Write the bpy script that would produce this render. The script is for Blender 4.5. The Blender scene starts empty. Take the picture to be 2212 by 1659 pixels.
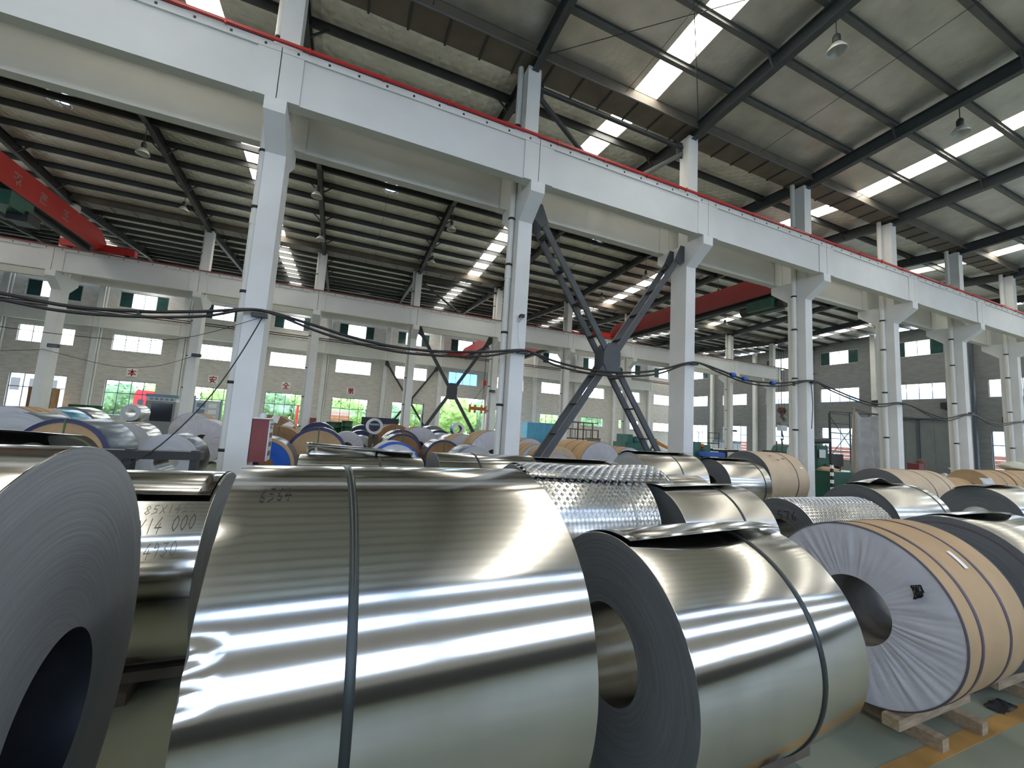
import bpy, math, random
from math import sin, cos, pi, radians
from mathutils import Vector, Matrix, noise

random.seed(7)
sc = bpy.context.scene
COL = sc.collection

# ------------------------------------------------------------------ camera
R_ = Vector((0.9192233, -0.3889622, 0.0611300)); U_ = Vector((-0.0978723, -0.0753404, 0.9923431)); F_ = Vector((0.3813784, 0.9181679, 0.1073233))
cam_d = bpy.data.cameras.new('camera'); cam = bpy.data.objects.new('camera', cam_d); COL.objects.link(cam)
m = Matrix.Identity(4)
for i in range(3):
    m[i][0] = R_[i]; m[i][1] = U_[i]; m[i][2] = -F_[i]
m[2][3] = 2.05
cam.matrix_world = m
cam_d.sensor_fit = 'HORIZONTAL'; cam_d.sensor_width = 36.0; cam_d.lens = 887.6566 / 2212 * 36.0
cam_d.clip_start = 0.05; cam_d.clip_end = 600
sc.camera = cam

# ------------------------------------------------------------------ sky, exposure
SKY = 6.0
SKYLIGHT = 6.5
w = bpy.data.worlds.new('sky'); sc.world = w; w.use_nodes = True
nt = w.node_tree; bg = nt.nodes['Background']
tc = nt.nodes.new('ShaderNodeTexCoord'); sep = nt.nodes.new('ShaderNodeSeparateXYZ'); rmp = nt.nodes.new('ShaderNodeValToRGB')
nt.links.new(tc.outputs['Generated'], sep.inputs[0]); nt.links.new(sep.outputs['Z'], rmp.inputs[0]); nt.links.new(rmp.outputs[0], bg.inputs['Color'])
rmp.color_ramp.elements[0].color = (0.95, 0.97, 1.0, 1); rmp.color_ramp.elements[1].color = (0.62, 0.78, 1.0, 1)
bg.inputs['Strength'].default_value = SKY
sc.view_settings.view_transform = 'Standard'; sc.view_settings.look = 'None'
sc.view_settings.exposure = 0.85; sc.view_settings.gamma = 1.0; sc.view_settings.use_curve_mapping = False
cy = sc.cycles
cy.max_bounces = 9; cy.diffuse_bounces = 5; cy.glossy_bounces = 5; cy.transmission_bounces = 4; cy.transparent_max_bounces = 12
cy.caustics_reflective = False; cy.caustics_refractive = False; cy.sample_clamp_indirect = 8.0
cy.use_denoising = True

# ------------------------------------------------------------------ materials
MATS = {}
def mat(name, color, rough=0.6, metal=0.0, var=0.05, scale=2.0, bump=0.0, bscale=30.0, aniso=0.0, stretch=None, emit=None, spec=0.5, coat=0.0):
    if name in MATS: return MATS[name]
    M = bpy.data.materials.new(name); M.use_nodes = True; nt = M.node_tree; b = nt.nodes['Principled BSDF']
    b.inputs['Roughness'].default_value = rough; b.inputs['Metallic'].default_value = metal
    b.inputs['Specular IOR Level'].default_value = spec
    if coat: b.inputs['Coat Weight'].default_value = coat; b.inputs['Coat Roughness'].default_value = 0.15
    c = tuple(color) + (1,)
    tc = nt.nodes.new('ShaderNodeTexCoord'); vec = tc.outputs['Object']
    if stretch:
        mp = nt.nodes.new('ShaderNodeMapping'); mp.inputs['Scale'].default_value = stretch; nt.links.new(vec, mp.inputs[0]); vec = mp.outputs[0]
    if var:
        n = nt.nodes.new('ShaderNodeTexNoise'); n.inputs['Scale'].default_value = scale; n.inputs['Detail'].default_value = 6
        nt.links.new(vec, n.inputs['Vector'])
        r = nt.nodes.new('ShaderNodeValToRGB'); r.color_ramp.elements[0].position = .3; r.color_ramp.elements[1].position = .7
        r.color_ramp.elements[0].color = tuple(max(0, x * (1 - var)) for x in color) + (1,)
        r.color_ramp.elements[1].color = tuple(min(1, x * (1 + var)) for x in color) + (1,)
        nt.links.new(n.outputs['Fac'], r.inputs[0]); nt.links.new(r.outputs[0], b.inputs['Base Color'])
    else: b.inputs['Base Color'].default_value = c
    if bump:
        n2 = nt.nodes.new('ShaderNodeTexNoise'); n2.inputs['Scale'].default_value = bscale; n2.inputs['Detail'].default_value = 4
        nt.links.new(vec, n2.inputs['Vector'])
        bp = nt.nodes.new('ShaderNodeBump'); bp.inputs['Strength'].default_value = bump; bp.inputs['Distance'].default_value = 0.02
        nt.links.new(n2.outputs['Fac'], bp.inputs['Height']); nt.links.new(bp.outputs[0], b.inputs['Normal'])
    if aniso:
        b.inputs['Anisotropic'].default_value = aniso; b.inputs['Anisotropic Rotation'].default_value = .25
        tg = nt.nodes.new('ShaderNodeTangent'); tg.direction_type = 'RADIAL'; tg.axis = 'X'; nt.links.new(tg.outputs[0], b.inputs['Tangent'])
    if emit:
        b.inputs['Emission Color'].default_value = tuple(emit[0]) + (1,); b.inputs['Emission Strength'].default_value = emit[1]
    MATS[name] = M; return M

white = mat('white painted concrete', (.74, .75, .73), .75, var=.05, scale=1.2, bump=.08, bscale=60)
beamw = mat('white painted beam', (.70, .71, .69), .75, var=.06, scale=.7, bump=.06, bscale=40)
plaster = mat('whitewashed masonry', (.67, .64, .59), .9, var=.13, scale=1.6, bump=.15, bscale=12, stretch=(1, 1, 3.5))
pvc = mat('white plastic pipe', (.74, .74, .70), .4, var=.03)
blackp = mat('black rubber', (.015, .015, .017), .5, var=0)
steel_dark = mat('dark grey painted steel', (.036, .039, .041), .5, var=.15, scale=3)
steel_blue = mat('blue grey painted steel', (.055, .066, .07), .45, var=.1, scale=3)
purlin_shaded = mat('shaded purlin steel', (.065, .068, .07), .5, var=.1)  # rear bay purlins: their shaded side is put into a darker colour
purlin_light = mat('galvanised purlin', (.14, .142, .135), .5, metal=.2, var=.1)
gutterm = mat('rusty gutter steel', (.15, .125, .095), .6, var=.2, scale=1.5)
redp = mat('red crane paint', (.36, .02, .018), .45, var=.08)
redd = mat('dark red crane paint', (.26, .03, .03), .5, var=.08)
red_bar = mat('red conductor plastic', (.50, .03, .03), .4, var=0)
railm = mat('brown rail steel', (.12, .06, .05), .6, var=.1)
winframe = mat('window frame steel', (.10, .11, .14), .4, var=0)
winwhite = mat('pale window frame', (.55, .56, .58), .4, var=0)
shutter = mat('green tinted glass', (.035, .085, .08), .15, var=.2, scale=2)
woodm = mat('rough timber', (.36, .27, .17), .8, var=.25, scale=5, stretch=(1, 8, 8), bump=.2, bscale=20)
woodd = mat('dark stained timber', (.12, .095, .07), .8, var=.3, scale=5, bump=.2)
kraft = mat('kraft paper', (.48, .32, .17), .75, var=.12, scale=2, bump=.25, bscale=5)
kraftp = mat('pale kraft paper', (.58, .45, .31), .75, var=.12, scale=2, bump=.25, bscale=5)
kraftd = mat('brown fibre board', (.30, .165, .075), .7, var=.2, scale=2.5, bump=.1, bscale=6)
navy = mat('navy edge wrap', (.022, .03, .10), .45, var=.15, bump=.3, bscale=14)
bluefilm = mat('blue grey film', (.05, .085, .13), .3, var=.25, scale=2, bump=.3, bscale=4, coat=.15)
bluep = mat('bright blue plastic', (.01, .10, .50), .4, var=.15, bump=.3, bscale=6)
cyanf = mat('cyan blue film', (.03, .26, .42), .25, metal=.4, var=.1)
crink = mat('white woven plastic', (.58, .58, .62), .6, var=.08, scale=4, bump=.15, bscale=30)
bagm = mat('cream plastic bag', (.62, .60, .48), .45, var=.1, bump=.3, bscale=12)
endgrey = None
alu = mat('bright aluminium', (.68, .67, .635), .135, metal=1, var=.03, scale=1.0, aniso=.72, stretch=(9, .6, .6))
alu2 = mat('plain aluminium', (.70, .685, .64), .21, metal=1, var=.04, scale=1.0, aniso=.7, stretch=(9, .6, .6))
alut = mat('tread aluminium', (.68, .68, .66), .20, metal=1, var=.04, scale=6)
strapm = mat('dark steel strap', (.05, .06, .06), .35, metal=.6, var=.1)
strapp = mat('pale plastic strap', (.42, .44, .40), .45, var=.05)
strapg = mat('green plastic strap', (.07, .13, .05), .5, var=.05)
ink = mat('black marker ink', (.02, .02, .02), .6, var=0)
inkg = mat('faded marker ink', (.16, .16, .15), .6, var=0)
paper = mat('white paper label', (.92, .92, .90), .7, var=0)
redink = mat('red sign paint', (.50, .02, .03), .6, var=0)
greend = mat('dark green machine paint', (.012, .09, .06), .45, var=.2)
teal = mat('teal machine paint', (.03, .14, .12), .45, var=.2)
drumg = mat('green drum paint', (.01, .085, .03), .4, var=.2)
orange = mat('orange paint', (.55, .20, .02), .5, var=.1)
sheetblue = mat('blue tarpaulin', (.10, .38, .60), .5, var=.12, scale=1.5)
tarpm = mat('grey tarpaulin', (.36, .355, .34), .5, var=.18, scale=2, bump=.3, bscale=5)
lampm = mat('lamp reflector aluminium', (.62, .62, .58), .4, metal=.3, var=0)
chrome = mat('chromed ventilator', (.8, .8, .82), .15, metal=1, var=0)
brickred = mat('stacked red boards', (.36, .12, .08), .8, var=.3, scale=1, stretch=(.3, .3, 9))
leaf = mat('tree foliage', (.20, .33, .09), .8, var=.55, scale=2.4, bump=.8, bscale=6)
leafd = mat('dark tree foliage', (.11, .20, .09), .8, var=.55, scale=2.2, bump=.8, bscale=6)
grass = mat('yard ground', (.36, .37, .30), .9, var=.2, scale=.3)
truckred = mat('red truck paint', (.55, .02, .04), .35, var=.05)
bluesteel = mat('blue steel roofing', (.20, .30, .42), .6, var=.05)
palewall = mat('pale outdoor wall', (.62, .64, .66), .8, var=.08)
cabinetw = mat('pale cabinet paint', (.62, .66, .68), .4, var=.04)
darkgl = mat('dark window glass', (.02, .025, .035), .1, var=0)
doorg = mat('grey sliding door', (.16, .18, .18), .55, var=.08)
doorb = mat('blue grey door post', (.06, .075, .10), .5, var=.05)
skylm = mat('daylit roof panel', (.9, .9, .88), .5, var=0, emit=((1.0, .95, .84), SKYLIGHT))
ventm = mat('daylit ventilator glass', (.9, .95, 1), .3, var=0, emit=((.75, .88, 1.0), 3.0))

def mat_ring(name, c0, c1, rough, metal):          # fine concentric sheet edges on a coil end
    M = bpy.data.materials.new(name); M.use_nodes = True; nt = M.node_tree; b = nt.nodes['Principled BSDF']
    b.inputs['Roughness'].default_value = rough; b.inputs['Metallic'].default_value = metal
    tc = nt.nodes.new('ShaderNodeTexCoord'); sp = nt.nodes.new('ShaderNodeSeparateXYZ'); nt.links.new(tc.outputs['Object'], sp.inputs[0])
    def mth(op, a, bb=None, v=None):
        n = nt.nodes.new('ShaderNodeMath'); n.operation = op; nt.links.new(a, n.inputs[0])
        if bb is not None: nt.links.new(bb, n.inputs[1])
        if v is not None: n.inputs[1].default_value = v
        return n.outputs[0]
    r = mth('SQRT', mth('ADD', mth('MULTIPLY', sp.outputs['Y'], sp.outputs['Y']), mth('MULTIPLY', sp.outputs['Z'], sp.outputs['Z'])))
    at = mth('ARCTAN2', sp.outputs['Z'], sp.outputs['Y'])
    cb = nt.nodes.new('ShaderNodeCombineXYZ'); nt.links.new(mth('MULTIPLY', r, v=70.0), cb.inputs[0]); nt.links.new(mth('MULTIPLY', at, v=.8), cb.inputs[1])
    n = nt.nodes.new('ShaderNodeTexNoise'); n.inputs['Scale'].default_value = 1.0; n.inputs['Detail'].default_value = 5; nt.links.new(cb.outputs[0], n.inputs['Vector'])
    rp = nt.nodes.new('ShaderNodeValToRGB'); rp.color_ramp.elements[0].position = .3; rp.color_ramp.elements[1].position = .7
    rp.color_ramp.elements[0].color = c0 + (1,); rp.color_ramp.elements[1].color = c1 + (1,)
    nt.links.new(n.outputs['Fac'], rp.inputs[0]); nt.links.new(rp.outputs[0], b.inputs['Base Color'])
    bp = nt.nodes.new('ShaderNodeBump'); bp.inputs['Strength'].default_value = .35; bp.inputs['Distance'].default_value = .006
    nt.links.new(n.outputs['Fac'], bp.inputs['Height']); nt.links.new(bp.outputs[0], b.inputs['Normal'])
    return M
endgrey = mat_ring('aluminium sheet edges', (.13, .14, .145), (.185, .195, .20), .55, .25)
endmid = mat_ring('grey aluminium sheet edges', (.30, .315, .33), (.35, .365, .38), .55, .3)
endpale = mat_ring('pale aluminium sheet edges', (.42, .43, .44), (.56, .57, .58), .5, .3)
mat('plum binding', (.09, .08, .10), .5, var=0)
mat('inner wrapping', (.30, .28, .26), .7, var=.3, scale=4, bump=.4, bscale=5)
mat('inner sheet dark reflections', (.10, .11, .13), .3, metal=.7, var=.3, scale=3, bump=.5, bscale=3)  # dark bluish reflections inside the bore are put into the sheet colour
endwhite = mat_ring('white sheet edges', (.62, .63, .64), (.74, .75, .76), .6, .0)

def mat_quilt(name, col, rough, metal, q):          # quilted foil insulation under the roof sheets
    M = bpy.data.materials.new(name); M.use_nodes = True; nt = M.node_tree; b = nt.nodes['Principled BSDF']
    b.inputs['Roughness'].default_value = rough; b.inputs['Metallic'].default_value = metal
    tc = nt.nodes.new('ShaderNodeTexCoord')
    n = nt.nodes.new('ShaderNodeTexNoise'); n.inputs['Scale'].default_value = 1.3; n.inputs['Detail'].default_value = 5; nt.links.new(tc.outputs['Object'], n.inputs['Vector'])
    rp = nt.nodes.new('ShaderNodeValToRGB'); rp.color_ramp.elements[0].position = .3; rp.color_ramp.elements[1].position = .7
    rp.color_ramp.elements[0].color = tuple(x * .85 for x in col) + (1,); rp.color_ramp.elements[1].color = tuple(x * 1.1 for x in col) + (1,)
    nt.links.new(n.outputs['Fac'], rp.inputs[0]); nt.links.new(rp.outputs[0], b.inputs['Base Color'])
    hs = []
    for ang in (45, -45):
        mp = nt.nodes.new('ShaderNodeMapping'); mp.inputs['Rotation'].default_value = (0, 0, radians(ang)); nt.links.new(tc.outputs['Object'], mp.inputs[0])
        wv = nt.nodes.new('ShaderNodeTexWave'); wv.inputs['Scale'].default_value = 1.05; wv.wave_profile = 'SIN'; wv.inputs['Distortion'].default_value = .3
        nt.links.new(mp.outputs[0], wv.inputs[0]); hs.append(wv.outputs['Fac'])
    mn = nt.nodes.new('ShaderNodeMath'); mn.operation = 'MINIMUM'; nt.links.new(hs[0], mn.inputs[0]); nt.links.new(hs[1], mn.inputs[1])
    n2 = nt.nodes.new('ShaderNodeTexNoise'); n2.inputs['Scale'].default_value = 4; n2.inputs['Detail'].default_value = 4; nt.links.new(tc.outputs['Object'], n2.inputs['Vector'])
    ad = nt.nodes.new('ShaderNodeMath'); ad.operation = 'MULTIPLY_ADD'; nt.links.new(mn.outputs[0], ad.inputs[0]); ad.inputs[1].default_value = q; nt.links.new(n2.outputs['Fac'], ad.inputs[2])
    bp = nt.nodes.new('ShaderNodeBump'); bp.inputs['Strength'].default_value = .5; bp.inputs['Distance'].default_value = .035
    nt.links.new(ad.outputs[0], bp.inputs['Height']); nt.links.new(bp.outputs[0], b.inputs['Normal'])
    return M
quilt = mat_quilt('quilted foil insulation', (.86, .84, .79), .42, .35, 1.2)
smoothfoil = mat_quilt('smooth foil insulation', (.66, .65, .60), .42, .7, .15)

def mat_floor():
    M = bpy.data.materials.new('green floor paint'); M.use_nodes = True; nt = M.node_tree; b = nt.nodes['Principled BSDF']
    tc = nt.nodes.new('ShaderNodeTexCoord')
    n = nt.nodes.new('ShaderNodeTexNoise'); n.inputs['Scale'].default_value = .8; n.inputs['Detail'].default_value = 8; nt.links.new(tc.outputs['Object'], n.inputs['Vector'])
    rp = nt.nodes.new('ShaderNodeValToRGB'); rp.color_ramp.elements[0].position = .3; rp.color_ramp.elements[1].position = .7
    rp.color_ramp.elements[0].color = (.205, .225, .165, 1); rp.color_ramp.elements[1].color = (.275, .295, .22, 1)
    nt.links.new(n.outputs['Fac'], rp.inputs[0]); nt.links.new(rp.outputs[0], b.inputs['Base Color'])
    b.inputs['Roughness'].default_value = .4
    return M
floorm = mat_floor()

def mat_glass(name, tint, gl):
    M = bpy.data.materials.new(name); M.use_nodes = True; nt = M.node_tree; nt.nodes.clear()
    o = nt.nodes.new('ShaderNodeOutputMaterial'); mx = nt.nodes.new('ShaderNodeMixShader'); t = nt.nodes.new('ShaderNodeBsdfTransparent'); g = nt.nodes.new('ShaderNodeBsdfGlossy')
    t.inputs[0].default_value = tint + (1,); g.inputs['Roughness'].default_value = .03; mx.inputs[0].default_value = gl
    nt.links.new(t.outputs[0], mx.inputs[1]); nt.links.new(g.outputs[0], mx.inputs[2]); nt.links.new(mx.outputs[0], o.inputs[0])
    return M
glass = mat_glass('window glass', (.93, .96, .96), .05)
neargl = mat_glass('pale blue window glass', (.68, .735, .82), .05)
bluegl = mat_glass('blue tinted window glass', (.25, .45, .80), .05)

# ------------------------------------------------------------------ mesh helpers
class MB:
    def __init__(s): s.v = []; s.f = []; s.sm = []
    def add(s, vs, fs, smooth=False):
        o = len(s.v); s.v += [tuple(x) for x in vs]
        for f in fs: s.f.append(tuple(i + o for i in f)); s.sm.append(smooth)
        return s
    def box(s, x0, x1, y0, y1, z0, z1):
        return s.add([(x0, y0, z0), (x1, y0, z0), (x1, y1, z0), (x0, y1, z0), (x0, y0, z1), (x1, y0, z1), (x1, y1, z1), (x0, y1, z1)],
                     [(3, 2, 1, 0), (4, 5, 6, 7), (0, 1, 5, 4), (1, 2, 6, 5), (2, 3, 7, 6), (3, 0, 4, 7)])
    def bar(s, p, q, wd, h, up=(0, 0, 1)):
        p = Vector(p); q = Vector(q); d = (q - p).normalized(); up = Vector(up); sd = d.cross(up)
        if sd.length < 1e-4: sd = d.cross(Vector((1, 0, 0)))
        sd.normalize(); u = sd.cross(d); a = sd * wd / 2; b = u * h / 2
        return s.add([p - a - b, p + a - b, p + a + b, p - a + b, q - a - b, q + a - b, q + a + b, q - a + b],
                     [(0, 1, 2, 3), (7, 6, 5, 4), (0, 4, 5, 1), (1, 5, 6, 2), (2, 6, 7, 3), (3, 7, 4, 0)])
    def tube(s, pts, r, n=8, cap=True):
        pts = [Vector(p) for p in pts]; rings = []
        for i, p in enumerate(pts):
            d = (pts[min(i + 1, len(pts) - 1)] - pts[max(i - 1, 0)]).normalized()
            a = d.cross(Vector((0, 0, 1))); a = d.cross(Vector((1, 0, 0))) if a.length < 1e-3 else a
            a.normalize(); b = a.cross(d); rr = r[i] if isinstance(r, (list, tuple)) else r
            rings.append([p + a * rr * cos(2 * pi * k / n) + b * rr * sin(2 * pi * k / n) for k in range(n)])
        vs = [v for g in rings for v in g]; fs = []
        for i in range(len(pts) - 1):
            for k in range(n): fs.append((i * n + k, i * n + (k + 1) % n, (i + 1) * n + (k + 1) % n, (i + 1) * n + k))
        s.add(vs, fs, True)
        if cap: s.add(rings[0] + rings[-1], [tuple(range(n))[::-1], tuple(range(n, 2 * n))])
        return s
    def prism(s, poly, axis, a, b):                  # poly in the two other axes
        def P(u, v, t): return {'x': (t, u, v), 'y': (u, t, v), 'z': (u, v, t)}[axis]
        n = len(poly); vs = [P(u, v, a) for u, v in poly] + [P(u, v, b) for u, v in poly]
        return s.add(vs, [tuple(range(n))[::-1], tuple(range(n, 2 * n))] + [(i, (i + 1) % n, n + (i + 1) % n, n + i) for i in range(n)])
    def lathe(s, prof, n=32, axis='z', c=(0, 0, 0), smooth=True, a0=0, a1=2 * pi):   # prof: (radius, height)
        full = abs(a1 - a0 - 2 * pi) < 1e-6; m_ = n if full else n + 1; vs = []
        for r, h in prof:
            for k in range(m_):
                a = a0 + (a1 - a0) * k / n
                vs.append({'z': (c[0] + r * cos(a), c[1] + r * sin(a), c[2] + h), 'x': (c[0] + h, c[1] - r * cos(a), c[2] + r * sin(a)), 'y': (c[0] + r * cos(a), c[1] + h, c[2] + r * sin(a))}[axis])
        fs = []
        for i in range(len(prof) - 1):
            for k in range(n):
                k2 = (k + 1) % m_
                fs.append((i * m_ + k, i * m_ + k2, (i + 1) * m_ + k2, (i + 1) * m_ + k))
        return s.add(vs, fs, smooth)
    def grid(s, fn, nu, nv, smooth=True):
        vs = [fn(i / nu, j / nv) for j in range(nv + 1) for i in range(nu + 1)]
        return s.add(vs, [(j * (nu + 1) + i, j * (nu + 1) + i + 1, (j + 1) * (nu + 1) + i + 1, (j + 1) * (nu + 1) + i) for j in range(nv) for i in range(nu)], smooth)
    def mesh(s, name, material):
        me = bpy.data.meshes.new(name); me.from_pydata(s.v, [], s.f); me.polygons.foreach_set('use_smooth', s.sm)
        me.materials.append(material); me.update(); return me
    def build(s, name, material, parent=None):
        o = bpy.data.objects.new(name, s.mesh(name, material)); COL.objects.link(o)
        if parent is not None: o.parent = parent
        return o

def tag(o, label=None, cat=None, group=None, kind=None):
    if label: o['label'] = label
    if cat: o['category'] = cat
    if group: o['group'] = group
    if kind: o['kind'] = kind
    return o
def thing(name, label, cat, loc=(0, 0, 0), rz=0, group=None, kind=None):
    o = bpy.data.objects.new(name, None); COL.objects.link(o); o.location = loc; o.rotation_euler = (0, 0, rz)
    return tag(o, label, cat, group, kind)
def struct(name, mb, m, parent=None):
    o = mb.build(name, m, parent)
    if parent is None: o['kind'] = 'structure'
    return o
def inst(name, me, loc=(0, 0, 0), parent=None, rz=0, scale=None):
    o = bpy.data.objects.new(name, me); COL.objects.link(o); o.location = loc; o.rotation_euler = (0, 0, rz)
    if scale: o.scale = scale
    if parent is not None: o.parent = parent
    return o
def smooth_outline(o):
    m_ = o.modifiers.new('solid', 'SOLIDIFY'); m_.thickness = .004; m_.offset = 0
ORD = ['first', 'second', 'third', 'fourth', 'fifth', 'sixth', 'seventh', 'eighth', 'ninth', 'tenth', 'eleventh', 'twelfth']

# ================================================================== the building
X0, X1 = -33.0, 46.4            # added left closing wall, right end wall
YN, YW = -8.0, 46.2             # near wall, back wall
RIDGES = (1.0, 19.0, 37.0)
def zroof(y):
    d = (y + 8) % 18; return 12.76 + .0611 * min(d, 18 - d)
SKX = (-16.2, -4.43, 7.95, 19.53, 31.2, 42.9); SKW = .43
colx = lambda k: -1.807 + 6 * k

struct('floor', MB().box(X0 - .5, X1 + .5, YN - .5, YW + .5, -.3, 0), floorm)
fl = MB().box(-30, 46, 1.61, 1.72, 0, .004); tag(fl.build('floor_line', mat('orange floor paint', (.38, .21, .06), .55, var=.2, scale=4)), kind='structure')

# roof: foil ceilings between the skylight strips, skylight panels, purlins
OFF = (.6, 1.8, 3.15, 4.55, 5.95, 7.3, 8.65)
edges = [X0] + [e for x in SKX for e in (x - SKW, x + SKW)] + [X1]
for bi, yr in enumerate(RIDGES):
    for sgn in (-1, 1):
        ye = yr + sgn * 9; ya, yb = sorted((yr, ye)); cmat = smoothfoil if bi == 0 else quilt
        mb = MB()
        for i in range(0, len(edges), 2):
            xa, xb = edges[i], edges[i + 1]
            def P(x, y, dz): return (x, y, zroof(y + (1e-6 if y == ya else -1e-6)) + dz)
            mb.add([P(xa, ya, 0), P(xb, ya, 0), P(xb, yb, 0), P(xa, yb, 0), P(xa, ya, .1), P(xb, ya, .1), P(xb, yb, .1), P(xa, yb, .1)],
                   [(3, 2, 1, 0), (4, 5, 6, 7), (0, 1, 5, 4), (1, 2, 6, 5), (2, 3, 7, 6), (3, 0, 4, 7)])
        ceil = struct('ceiling', mb, cmat)
        ys = [yr + sgn * o for o in OFF]; zs = [zroof(y) for y in ys]
        pm = MB()
        dp = .15 if bi == 0 else .23; fw = .085 if bi == 0 else .06
        pm.box(X0, X1, -.004, .004, -dp, 0).box(X0, X1, -fw * (.5 if bi == 0 else .06), fw, -dp - .006, -dp).box(X0, X1, -.06, .004, -.008, 0)
        me = pm.mesh('purlin', purlin_light if bi == 0 else purlin_shaded)
        for y, z in zip(ys, zs): inst('purlin', me, (0, y, z - .002), ceil)
        lim = [yr] + [yr + sgn * (OFF[i] + OFF[i + 1]) / 2 for i in range(6)] + [ye]
        for xs in SKX:
            for i in range(7):
                a, b = sorted((yr if i == 0 else yr + sgn * OFF[i - 1], yr + sgn * OFF[i]))
                za, zb = zroof(a + 1e-6), zroof(b - 1e-6)
                p = MB().add([(xs - SKW, a, za + .06), (xs + SKW, a, za + .06), (xs + SKW, b, zb + .06), (xs - SKW, b, zb + .06)], [(0, 1, 2, 3)])
                p.build('skylight_panel', skylm, ceil)
# rafters
for bi, yr in enumerate(RIDGES):
    for k in range(-4 if bi else -2, 8):
        x = colx(k); r0 = thing('rafter', None, None)
        r0['kind'] = 'structure'
        rm = steel_blue if (bi == 0 or k >= 3) else steel_dark
        for sgn in (-1, 1):
            ye = yr + sgn * 8.9; mb = MB(); zt0 = zroof(yr + sgn * .01) - .16; zt1 = zroof(ye) - .16; d0, d1 = .40, .44
            pts = [(yr, zt0), (ye, zt1), (ye, zt1 - d1), (yr, zt0 - d0)]
            mb.prism(pts, 'x', x - .006, x + .006)
            for (ua, va), (ub, vb) in ((pts[0], pts[1]), (pts[3], pts[2])):
                mb.bar((x, ua, va), (x, ub, vb), .2, .016)
            mb.box(x - .1, x + .1, ye - .01, ye + .01, zt1 - d1 - .02, zt1)
            mb.build('rafter_half', rm, r0)
            if bi and -3 <= k <= 5:
                for o in (1.8, 4.55, 7.3):
                    y = yr + sgn * o; z = zroof(y) - .56
                    for sx in (-1, 1): MB().bar((x + sx * .09, y, z), (x + sx * .55, y, z + .42), .05, .05).build('fly_brace', steel_dark, r0)
        if bi == 0:
            for o in (3.15, 5.95):
                y = yr + o; z = zroof(y) - .56
                for sx in (-1, 1): MB().bar((x + sx * .09, y, z), (x + sx * .35, y, z + .42), .05, .05).build('fly_brace', steel_blue, r0)
# ridge struts (dark double tube under each ridge) and eave ties
for yr in RIDGES[1:]:
    rs = thing('ridge_strut', None, None, kind='structure')
    for dy in (-.28, .28):
        MB().box(X0, X1, yr + dy - .06, yr + dy + .06, 12.86, 13.08).build('strut_channel', steel_dark, rs)
# valley gutters with hanger straps
for yv in (10.0, 28.0):
    g = thing('gutter', None, None, kind='structure')
    MB().box(X0, X1, yv - .4, yv + .4, 12.44, 12.45).box(X0, X1, yv - .4, yv - .39, 12.44, 12.80).box(X0, X1, yv + .39, yv + .4, 12.44, 12.80).build('gutter_trough', gutterm, g)
    me = MB().box(-.03, .03, -.43, .43, 12.41, 12.44).mesh('gutter_strap', steel_dark)
    for i in range(66):
        x = -20.3 + i * 1.0
        if x < X1: inst('gutter_strap', me, (x, yv, 0), g)
    MB().tube([(X0, yv - .43, 12.42), (X1, yv - .43, 12.42)], .03, 6).build('gutter_lip', purlin_light, g)
# roof wind bracing rods
def rods(name, label, segs, m, r=.012, cat='rod'):
    t = thing(name, label, cat)
    for p, q in segs: MB().tube([p, q], r, 5).build('tie_rod', m, t)
rb = []
for xa, xb in ((colx(1), colx(2)),):
    for ya, yb in ((9.5, 4.4), (4.4, -.5)):
        rb += [((xa + .1, ya, zroof(ya) - .35), (xb - .1, yb, zroof(yb) - .35)), ((xb - .1, ya, zroof(ya) - .35), (xa + .1, yb, zroof(yb) - .35))]
rods('roof_bracing', 'thin crossed tie rods under the roof panels above the long beam', rb, steel_dark)
rb = []
for xa in (colx(1), colx(2), colx(3), colx(0), colx(-1)):
    rb.append(((xa + 3.0, 9.6, zroof(9.6) - .2), (xa + 3.0, 1.5, zroof(1.5) - .2)))
    rb.append(((xa + 3.0, 19.5, zroof(19.5) - .2), (xa + 3.0, 27.5, zroof(27.5) - .2)))
rods('purlin_ties', 'fine sag rods tying the roof purlins together', rb, steel_dark, .008)

# ------------------------------------------------------------------ walls with window openings
def wall_cells(name, horiz, fixed0, fixed1, u0, u1, z0, z1, holes, m):
    us = sorted({u0, u1} | {h[0] for h in holes} | {h[1] for h in holes}); zs = sorted({z0, z1} | {h[2] for h in holes} | {h[3] for h in holes})
    mb = MB()
    for i in range(len(us) - 1):
        j = 0
        while j < len(zs) - 1:
            cu = (us[i] + us[i + 1]) / 2
            def solid(jj): cz = (zs[jj] + zs[jj + 1]) / 2; return not any(h[0] < cu < h[1] and h[2] < cz < h[3] for h in holes)
            if solid(j):
                j2 = j
                while j2 + 1 < len(zs) - 1 and solid(j2 + 1): j2 += 1
                if horiz: mb.box(us[i], us[i + 1], fixed0, fixed1, zs[j], zs[j2 + 1])
                else: mb.box(fixed0, fixed1, us[i], us[i + 1], zs[j], zs[j2 + 1])
                j = j2 + 1
            else: j += 1
    return struct(name, mb, m)
ZT = 13.0
LOW, MID, HIGH = (.95, 4.13), (6.72, 8.14), (10.58, 11.98)
bays_w = [1 + 6 * n for n in range(-5, 8)]          # window bay centres along the back wall
holes = []; wins = []
for c in bays_w:
    a, b = c - 1.75, c + 1.75
    if c == 13: holes.append((10.5, 15.75, 0, 5.2))
    else:
        lo = 2.93 if c > 20 else LOW[0]
        holes.append((a, b, lo, LOW[1])); wins.append(('x', c, lo, LOW[1], 'low'))
    holes.append((a, b) + MID); wins.append(('x', c) + MID + ('mid',)); holes.append((a, b) + HIGH); wins.append(('x', c) + HIGH + ('high',))
wall_back = wall_cells('wall_back', True, YW, YW + .3, X0, X1 + .3, 0, ZT, holes, plaster)
holes = []
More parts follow.
